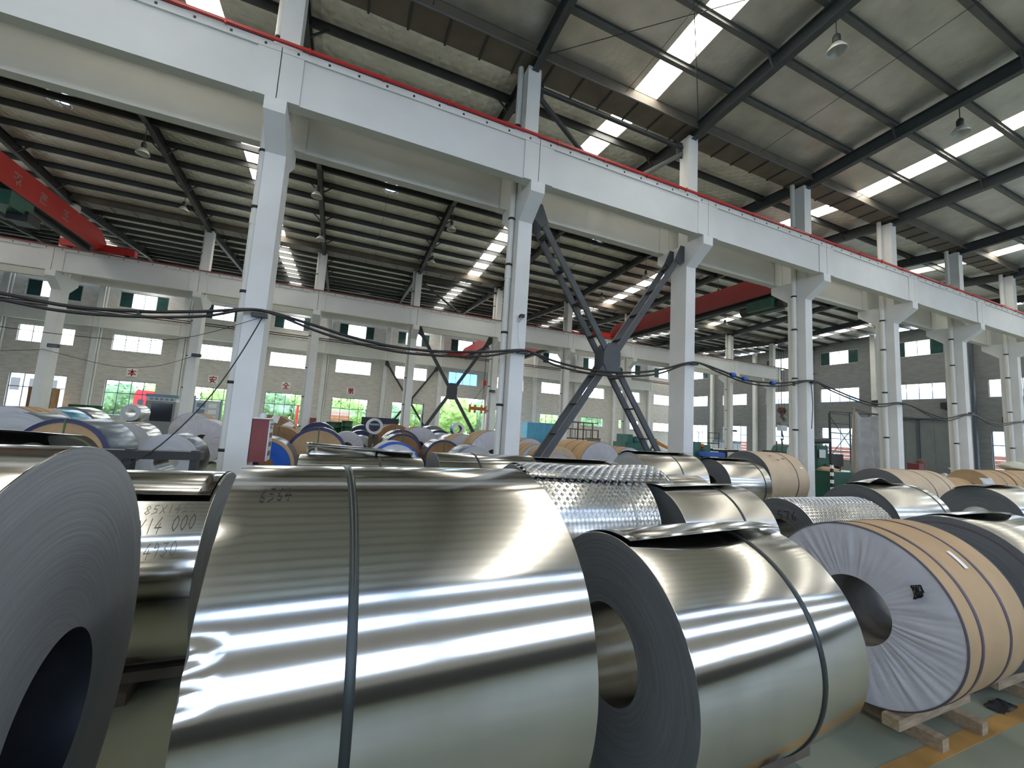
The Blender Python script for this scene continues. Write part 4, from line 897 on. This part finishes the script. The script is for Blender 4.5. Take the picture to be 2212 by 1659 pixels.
# wall cabinet on the first column
t = thing('wall_cabinet', 'red sided electric cabinet with white front on the first near column', 'cabinet', (-1.60, 9.84, 1.05))
MB().box(.006, .30, 0, .5, 0, .88).build('cabinet_body', mat('dull red cabinet paint', (.22, .055, .055), .6, var=.1), t); cd_ = MB().box(.30, .325, .01, .49, .02, .86).build('cabinet_door', cabinetw, t)
for i in range(4): MB().box(.325, .33, .08, .40, .12 + i * .19, .22 + i * .19).build('meter', darkgl, cd_)
MB().box(0, .34, -.02, .5, .88, .90).build('cabinet_top', paper, t); MB().lathe([(.06, 0), (.08, .03), (.06, .09), (0, .11)], 12, c=(.14, .2, .90)).build('cap', cabinetw, t)
t = thing('wall_cabinet', 'small dull red box on the third middle row column foot', 'cabinet', (-1.55, 27.7, 1.1)); MB().box(0, .35, -.05, .4, 0, .85).build('cabinet_body', MATS['dull red cabinet paint'], t); MB().box(.35, .37, -.03, .38, .04, .81).build('cabinet_door', cabinetw, t)
# dark steel bench rail beyond the leftmost coil
t = thing('steel_bench', 'dark steel bench beam behind the leftmost coil', 'bench', (-4.2, 8.95, 0))
MB().box(-.2, 2.05, -.12, .12, 1.16, 1.3).build('top_beam', steel_dark, t)
for x in (-.1, 1.0, 1.9): MB().box(x, x + .1, -.1, .1, 0, 1.32).build('leg', steel_dark, t)
# cream bag
def blob(c, s, sd, amp=.25, n=20, m_=14):
    def P(u, v):
        th = pi * v; ph = 2 * pi * u; d = Vector((sin(th) * cos(ph), sin(th) * sin(ph), cos(th))); r = 1 + amp * noise.noise(d * 2.2 + Vector((sd, 0, 0)))
        return (c[0] + d.x * s[0] * r, c[1] + d.y * s[1] * r, max(c[2] + d.z * s[2] * r, c[2] - s[2] * .98))
    return MB().grid(P, n, m_)
t = thing('plastic_sack', 'cream plastic sack slumped right of the second near column foot', 'sack', (5.05, 9.5, 0)); blob((0, 0, .55), (.42, .3, .62), 3, .5).build('sack_body', bagm, t); blob((.35, .05, .5), (.3, .25, .52), 8, .5).build('sack_body', bagm, t)
# rack, blue tarpaulin stack, machines beyond the brace
t = thing('steel_rack', 'brown steel storage rack standing below the back windows right of the brace', 'rack', (22.2, 38, 0))
for x in (0, 2.2, 4.1): 
    for y in (0, 1.1): MB().box(x, x + .1, y, y + .1, 0, 3.15 if x < 3 or y > 0 else 2.4).build('post', railm, t)
for z in (1.35, 2.35, 3.1):
    for y in (0, 1.1): MB().box(0, 4.2 if z < 3 else 4.1, y, y + .08, z, z + .1).build('rail', railm, t)
for x in (.9, 1.5, 2.9, 3.5): MB().box(x, x + .06, .5, .56, 1.4, 2.35).build('rod', railm, t)
t = thing('tarpaulin_stack', 'light blue tarpaulin draped over a stack beyond the second near column', 'tarpaulin', (19.4, 41.5, 0))
MB().grid(lambda u, v: (u * 4.1, -.12 * abs(sin(u * 17)) - .05, v * 2.85), 60, 4).add([(0, 0, 2.85), (4.1, 0, 2.85), (4.1, 1.4, 2.8), (0, 1.4, 2.8), (0, 0, 0), (0, 1.4, 0), (4.1, 0, 0), (4.1, 1.4, 0)], [(0, 1, 2, 3), (4, 0, 3, 5), (1, 6, 7, 2), (5, 3, 2, 7)]).build('tarpaulin_cover', sheetblue, t)
for i, x in enumerate((24.6, 29.0, 30.2)):
    t = thing('grey_bin', 'grey metal bin %s' % ('left of the rack under the brace', 'right of the rack, left of two', 'right of the rack, right of two')[i], 'bin', (x, 36.5, 0)); MB().box(0, 1.0, 0, 1.0, .15, 1.5).build('bin_body', mat('grey bin steel', (.20, .20, .18), .6, var=.2), t); MB().box(-.04, 1.04, -.04, 1.04, 1.5, 1.56).build('rim', railm, t); MB().box(.1, .9, .1, .9, 0, .15).build('base', steel_dark, t)
t = thing('slitting_machine', 'teal machine with orange guard left of the third near column', 'machine', (19.9, 25.2, 0))
MB().box(0, 1.9, 0, 1.5, 0, 1.55).build('bed', teal, t); MB().box(.1, .6, -.1, 1.2, 1.55, 2.15).build('head', teal, t); MB().box(1.9, 4.4, .1, 1.0, .3, 1.0).build('feed_table', steel_dark, t)
MB().prism([(2.5, 2.0), (4.6, 1.2), (4.6, 1.0), (2.5, 1.7)], 'y', .0, .08).build('guard', orange, t); MB().lathe([(0, -.3), (.32, -.3), (.32, .3), (0, .3)], 20, 'y', (1.2, .4, 1.7)).build('roller', teal, t); MB().bar((2.2, .1, .6), (3.0, .1, 1.9), .12, .12).build('arm', teal, t)
t = thing('rolling_line', 'green rolling machine with blue tray right of the third near column', 'machine', (26.6, 25.0, 0))
MB().box(0, .7, 0, 1.2, 0, 1.9).build('stand', teal, t); MB().box(.9, 1.7, 0, 1.2, 0, 1.7).build('stand', teal, t); MB().lathe([(0, -.1), (.22, -.1), (.22, 1.3), (0, 1.3)], 16, 'y', (.8, 0, 1.2)).build('roller', steel_dark, t); MB().lathe([(0, -.1), (.16, -.1), (.16, 1.3), (0, 1.3)], 16, 'y', (.8, 0, 1.62)).build('roller', orange, t)
MB().box(.2, 2.2, -1.0, -.2, .8, 1.15).build('tray', bluep, t); MB().box(1.8, 6.0, .2, 1.0, 1.2, 1.35).build('conveyor', steel_dark, t); MB().box(2.0, 5.0, .0, 1.1, 1.36, 1.42).build('sheet_stack', alu2, t)
for x in (1.8, 3.8, 5.8): MB().box(x, x + .1, .2, 1.0, 0, 1.2).build('leg', steel_dark, t)
t = thing('platform_railing', 'dark handrail platform behind the third near column', 'railing', (31.0, 30.0, 0))
MB().box(0, 4.2, 0, 1.5, 1.75, 1.85).build('deck', steel_dark, t)
for x in (0, 1.4, 2.8, 4.1): MB().box(x, x + .06, 0, .06, 0, 2.85).build('post', steel_dark, t)
MB().box(0, 4.2, 0, .06, 2.8, 2.86).build('handrail', steel_dark, t); MB().box(0, 4.2, 0, .06, 2.3, 2.35).build('mid_rail', steel_dark, t)
t = thing('levelling_line', 'long dark levelling line with teal housings beyond the torn kraft coil', 'machine', (33.0, 22.5, 0))
MB().box(0, 8.5, 0, 1.4, .5, 1.55).build('frame', steel_dark, t); MB().box(1.5, 2.6, -.05, 1.2, 1.55, 1.75).build('red_cover', redd, t)
for x in (.6, 5.2): MB().prism([(x, 1.55), (x + 1.3, 1.55), (x + 1.0, 1.95), (x + .6, 2.1), (x + .3, 1.95)], 'y', .1, 1.1).build('housing', teal, t)
for x in (.2, .9, 3.6, 4.9, 6.6): MB().box(x, x + .07, .3, .37, 1.5, 2.35).build('stud', railm, t)
for x in (.3, 3.0, 6.0, 8.0): MB().box(x, x + .3, .1, 1.3, 0, .5).build('foot', steel_dark, t)
for i, x in enumerate((39.0, 41.6)):
    t = thing('tool_cabinet', 'white tool cabinet with blue top, %s of two by the back pilasters' % ('left' if i == 0 else 'right'), 'cabinet', (x, 33.5, 0)); MB().box(0, 1.1, 0, .6, 0, 1.9).build('cabinet_body', cabinetw, t); MB().box(-.02, 1.12, -.02, .62, 1.9, 2.15).build('blue_top', bluesteel, t); MB().box(.53, .57, -.01, 0, .1, 1.8).build('door_gap', darkgl, t)
t = thing('press_machine', 'dark green upright machine right of the fourth near column', 'machine', (21.6, 12.8, 0))
MB().box(0, .85, 0, .8, 0, 1.5).build('base_frame', greend, t); MB().box(.1, .95, .1, .7, 1.5, 2.15).build('head', greend, t); MB().tube([(-.15, .2, 2.35), (1.15, .2, 2.4)], .14, 12).build('motor', steel_dark, t); MB().box(.1, .55, -.03, 0, 1.55, 1.95).build('control_panel', cabinetw, t); MB().lathe([(0, -.05), (.42, -.05), (.42, .05), (0, .05)], 24, 'y', (.6, -.1, .85)).build('flywheel', steel_dark, t)
t = thing('waste_bin', 'green waste bin with rubbish at the foot of the fourth near column', 'bin', (17.1, 9.6, 0))
MB().box(0, 1.15, 0, .8, .06, 1.12).build('bin_body', greend, t); MB().box(-.04, 1.19, -.04, .84, 1.12, 1.18).build('rim', greend, t); blob((.4, .4, 1.2), (.4, .3, .12), 5, .4).build('rubbish', kraft, t); MB().box(-.12, -.04, -.02, .05, .1, 1.5).build('striped_post', blackp, t)
for i in range(5): MB().box(-.125, -.035, -.025, .055, .22 + i * .27, .35 + i * .27).build('white_stripe', paper, t)
# scaffold and tarpaulin
t = thing('scaffold_frame', 'rusty tube scaffold frame left of the grey hanging tarpaulin', 'scaffold', (27.9, 15.8, 0))
for x, y in ((0, 0), (2.0, 0), (3.5, -.3), (2.0, 1.2), (0, 1.2)): MB().tube([(x, y, 0), (x, y, 4.35)], .035, 8).build('upright', steel_dark, t)
for z in (1.9, 3.0, 3.6, 4.2): MB().tube([(0, 0, z), (2.0, 0, z)], .028, 8).build('ledger', steel_dark, t)
MB().tube([(0, 0, 4.0), (2.0, 0, 2.2)], .022, 6).tube([(2.0, 0, 3.2), (0, 0, 1.6)], .022, 6).build('diagonal', steel_dark, t); MB().tube([(2.0, 0, 2.0), (3.5, -.3, 3.9)], .022, 6).tube([(2.0, 0, 3.0), (3.5, -.3, 1.7)], .022, 6).build('diagonal', steel_dark, t)
MB().tube([(0, 0, 4.3), (2.0, -.1, 4.35), (3.6, -.9, 4.3), (6.0, -3.0, 4.1)], .03, 8).build('top_tube', steel_dark, t)
t = thing('hanging_tarpaulin', 'grey tarpaulin hanging from a tube left of the fifth near column', 'tarpaulin', (26.9, 14.0, 0))
def TP_(u, v):
    sag = .9 * sin(pi * u) ** 1.5 * (1 - v) * .8; zt = 4.28 - .12 * u; z = zt - (zt - .05) * v - sag * .35 * (1 - v)
    return (-.15 * v * (1 - u) + 2.65 * u + .1 * v * u, .24 * sin(u * 17 + v * 1.5 + sin(u * 9)) * (.30 + .70 * v) + .25 * sin(pi * u) * (1 - v), max(z, .03))
MB().grid(TP_, 48, 24).build('tarpaulin_cloth', tarpm, t); MB().tube([(-.15, -.05, .02), (-.05, -.05, 4.45)], .05, 8).build('support_pole', woodm, t); MB().tube([(-.1, -.02, 4.34), (1.3, .02, 4.2), (2.75, 0, 4.22)], .03, 8).build('hanging_tube', steel_dark, t)
coil('white ended coil with large eye behind the scaffold', 27.5, 17.6, .62, 1.2, 'white', 'X', zb=1.0, n=48, Ri=.30)
t = thing('coil_cradle', 'blue steel cradle under the white ended coil behind the scaffold', 'cradle', (27.3, 17.0, 0)); MB().prism([(0, 0), (1.2, 0), (1.2, .9), (1.05, 1.1), (.85, 1.06), (.6, .99), (.35, 1.06), (.15, 1.1), (0, .9)], 'x', 0, 1.5).build('saddle', mat('cradle blue steel', (.02, .10, .32), .5, var=.2), t)
for (lb, x, y, R) in (('silver coil by the grey sliding door, left of two', 38.0, 14.6, .62), ('silver coil by the grey sliding door, right of two', 39.8, 14.6, .52)): row_coil(lb, x, x + 1.5, y, R, kind='alu2', zb=.0, n=48)
t = thing('fire_hydrant_box', 'dull red equipment behind the fifth near column foot', 'box', (29.2, 12.2, 0)); MB().box(0, .5, 0, .5, 0, 1.5).build('box_body', MATS['dull red cabinet paint'], t); MB().lathe([(.2, 0), (.22, .4), (.1, .55), (0, .57)], 12, c=(.75, .25, 1.2)).build('hose_reel', railm, t)
t = thing('cream_sack', 'cream sack lying on top of the right kraft roll at the right edge', 'sack', (30.2, 9.1, 1.50)); blob((0, 0, .2), (.75, .5, .22), 11, .3).build('sack_body', bagm, t)
# offices and boards at the back
t = thing('office_cabin', 'site office cabin with blue topped sign board below the first two signs', 'cabin', (-12.85, 37.6, 0))
MB().box(0, 1.75, 0, 1.6, 0, 2.45).build('cabin_wall', mat('grey cabin wall', (.30, .32, .33), .6, var=.1), t); MB().box(-.05, 1.85, -.05, 1.65, 2.75, 2.95).build('blue_fascia', bluesteel, t); MB().box(0, 1.75, -.02, 1.6, 2.45, 2.75).build('sign_board', cabinetw, t)
MB().box(.35, 1.6, -.03, 0, 1.0, 2.3).build('cabin_window', darkgl, t)
for i in range(5): MB().box(.2 + i * .3, .4 + i * .3, -.03, -.02, 2.53, 2.67).build('sign_print', bluesteel, t)
t = thing('notice_board', 'white notice board on dark blue posts right of the second sign', 'board', (-9.75, 36.0, 0))
MB().box(-.35, .15, 0, .5, 0, 2.7).build('side_cabinet', mat('dark navy cabinet', (.02, .03, .06), .5, var=.1), t); MB().box(.25, 1.75, 0, .06, 1.0, 2.7).build('board_panel', cabinetw, t); MB().box(.12, .22, -.03, .09, 0, 3.0).build('post', bluesteel, t); MB().box(1.75, 1.83, -.03, .09, 0, 2.8).build('post', bluesteel, t)
for i in range(3):
    for j in range(2): MB().box(.35 + j * .7, .85 + j * .7, -.01, 0, 1.3 + i * .45, 1.6 + i * .45).build('notice', bluesteel if j == 0 else paper, t)
t = thing('dark_banner', 'long dark navy banner board standing behind the white ring coil', 'board', (2.2, 44.0, 0)); MB().box(0, 3.6, 0, .1, .8, 2.3).build('banner_panel', mat('dark navy board', (.015, .02, .04), .5, var=.1), t); MB().box(.2, .3, 0, .1, 0, .8).box(3.2, 3.3, 0, .1, 0, .8).build('leg', steel_dark, t)
MB().box(.8, 3.2, -.01, 0, 1.5, 1.7).build('print_line', bluesteel, t)
t = thing('brown_box', 'brown carton standing on end before the second window at the far left', 'box', (-22.6, 44.5, 0)); MB().box(0, 1.4, 0, 1.0, 0, 3.0).build('carton', kraftd, t); MB().box(.66, .74, -.01, 1.01, 0, 3.01).build('tape', kraft, t)
t = thing('window_leaf', 'open dark framed window leaf left of the doorway', 'window', (8.3, 45.4, 0)); MB().box(0, .06, -.9, 0, 1.0, 4.1).box(0, .06, -.9, -.84, 1.0, 4.1).build('leaf_frame', winframe, t); MB().box(.02, .04, -.84, -.06, 1.05, 4.05).build('leaf_pane', shutter, t)

# ------------------------------------------------------------------ outdoors
struct('yard', MB().box(-120, 160, YW + .6, 150, -.4, -.1).box(X1 + .6, 160, -60, YW + .6, -.4, -.1), grass)
struct('yard_near', MB().box(-120, X1 + .6, -90, YN - .6, -.4, -.1), grass)
def tree(x, y, h, w_, label, m, sd):
    t = thing('tree', label, 'tree', (x, y, -.1), 0, 'trees beyond the back wall'); MB().tube([(0, 0, 0), (.1, 0, h * .5)], [.2, .12], 8).build('trunk', woodd, t)
    rnd = random.Random(sd); mb = MB()
    for i in range(520):
        th = rnd.uniform(0, 2 * pi); cz = rnd.uniform(-1, 1); rr = (1 - cz * cz) ** .5; r = rnd.uniform(.72, 1.05)
        p = Vector((rr * cos(th) * w_ * r, rr * sin(th) * w_ * .7 * r, h * .55 + cz * h * .46 * r)); s = rnd.uniform(.14, .30)
        a = Vector((rnd.uniform(-1, 1), rnd.uniform(-1, 1), rnd.uniform(-1, 1))).normalized(); b = a.orthogonal().normalized()
        mb.add([p - a * s, p - b * s * .55, p + a * s, p + b * s * .55], [(0, 1, 2, 3)])
    mb.build('leaves', m, t)['kind'] = 'stuff'
    blob((0, 0, h * .55), (w_ * .85, w_ * .6, h * .42), sd, .5, 24, 16).build('crown', m, t)
tl = [(-24, 62, 4.5, 3.0), (-20.5, 66, 5.2, 3.2), (-14, 64, 5.2, 3.4), (-9, 63, 5.4, 3.2), (-4, 65, 5.3, 3.3), (1, 63, 5.0, 3.0), (6, 64, 5.0, 3.0), (11, 57, 5.6, 3.0), (15, 56, 5.9, 3.3), (20, 60, 6, 3.2), (27, 60, 4.6, 3.2), (33, 62, 4.9, 3.3), (39, 60, 7.5, 3.6), (46, 62, 5.5, 3.2)]
ow = ('far left outside the first window', 'outside between the first two windows', 'behind the red truck', 'outside the second sign window', 'outside the third sign window', 'outside the fourth sign window', 'outside just left of the doorway', 'filling the left of the open doorway', 'filling the right of the open doorway', 'outside right of the doorway', 'outside the small window over the blue tarpaulin', 'outside the window behind the rack', 'tall outside right of the cross brace', 'outside near the far right corner')
for i, (x, y, h, w_) in enumerate(tl): tree(x, y, h, w_, 'leafy green tree ' + ow[i], leaf if i % 3 else leafd, i + 1)
t = thing('red_truck', 'red truck parked outside the window under the first sign', 'truck', (-18.6, 51.5, -.1))
MB().prism([(0, .8), (2.4, .8), (2.5, 2.2), (2.2, 3.1), (1.9, 3.6), (.2, 3.7), (0, 3.2)], 'y', 0, 2.3).build('cab', truckred, t)
MB().prism([(1.0, 1.9), (2.1, 1.9), (1.95, 2.8), (1.0, 2.8)], 'y', -.02, 0).build('side_window', darkgl, t); MB().prism([(.35, 2.0), (.8, 2.0), (.8, 2.75), (.35, 2.75)], 'y', -.02, 0).build('side_window', darkgl, t); MB().box(2.45, 2.6, -.3, -.1, 2.0, 2.7).build('mirror', paper, t)
MB().box(-4, 0, .2, 2.1, .8, 1.1).build('chassis', steel_dark, t)
for x in (1.0, -2.5): MB().lathe([(0, -.15), (.3, -.15), (.5, -.12), (.5, .12), (.3, .15), (0, .15)], 20, 'y', (x, .2, .5)).build('wheel', blackp, t)
t = thing('board_stack', 'stack of red brown boards outside below the fourth sign', 'stack', (-2.0, 50.5, -.1))
for i in range(8): MB().box(-.05 * (i % 2), 3.2 + .06 * (i % 3), 0, 1.5, i * .36, i * .36 + .30).build('board', brickred, t)
t = thing('red_post', 'red painted post outside the third sign window', 'post', (-4.2, 50.0, -.1)); MB().box(0, .22, 0, .22, 0, 3.2).build('post_shaft', truckred, t); MB().box(-.1, .32, -.1, .32, 0, .15).build('post_foot', truckred, t)
t = thing('white_building', 'white building with columns far outside the leftmost window', 'building', (-40, 74, -.1)); MB().box(0, 13, 0, 6, 0, 5.6).build('wall', palewall, t); MB().box(-.3, 13.3, -.4, 6.2, 5.6, 6.1).build('roof', palewall, t)
for i in range(7): MB().box(.6 + i * 1.8, 1.5 + i * 1.8, -.04, 0, 3.2, 4.8).build('window', darkgl, t)
for i in range(8): MB().box(i * 1.8, .3 + i * 1.8, -.35, -.02, 0, 5.6).build('pillar', palewall, t)
t = thing('blue_shed', 'long pale blue steel shed outside the end wall windows', 'building', (66, -10, -.1)); MB().box(0, 10, 0, 62, 0, 8.0).build('wall', mat('pale blue wall sheet', (.42, .50, .60), .7, var=.05), t); MB().prism([(-.4, 8.0), (5, 10.2), (10.4, 8.0)], 'y', -.3, 62.3).build('roof', bluesteel, t)
for i in range(16): MB().box(-.03, 0, 1.5 + i * 3.8, 3.4 + i * 3.8, 4.3, 5.9).build('window', palewall, t)
for i in range(9):
    t = thing('board_stack', 'stack of red brown boards outside the end wall, %s from the right' % ORD[i], 'stack', (54, 11 + i * 4.2, -.1), 0, 'board stacks outside the end wall')
    for j in range(6): MB().box(0, 1.6, -.06 * (j % 2), 3.4 + .08 * (j % 3), j * .40, j * .40 + .33).build('board', brickred, t)
t = thing('blue_gable_shed', 'blue gabled shed outside behind the rightmost back windows', 'building', (36, 85, -.1)); MB().prism([(0, 0), (14, 0), (14, 6), (7, 10.5), (0, 6)], 'y', 0, 8).build('wall', bluesteel, t); MB().bar((-.3, -.2, 6.0), (7, -.2, 10.7), .5, .5).bar((7, -.2, 10.7), (14.3, -.2, 6.0), .5, .5).build('gable_trim', palewall, t)
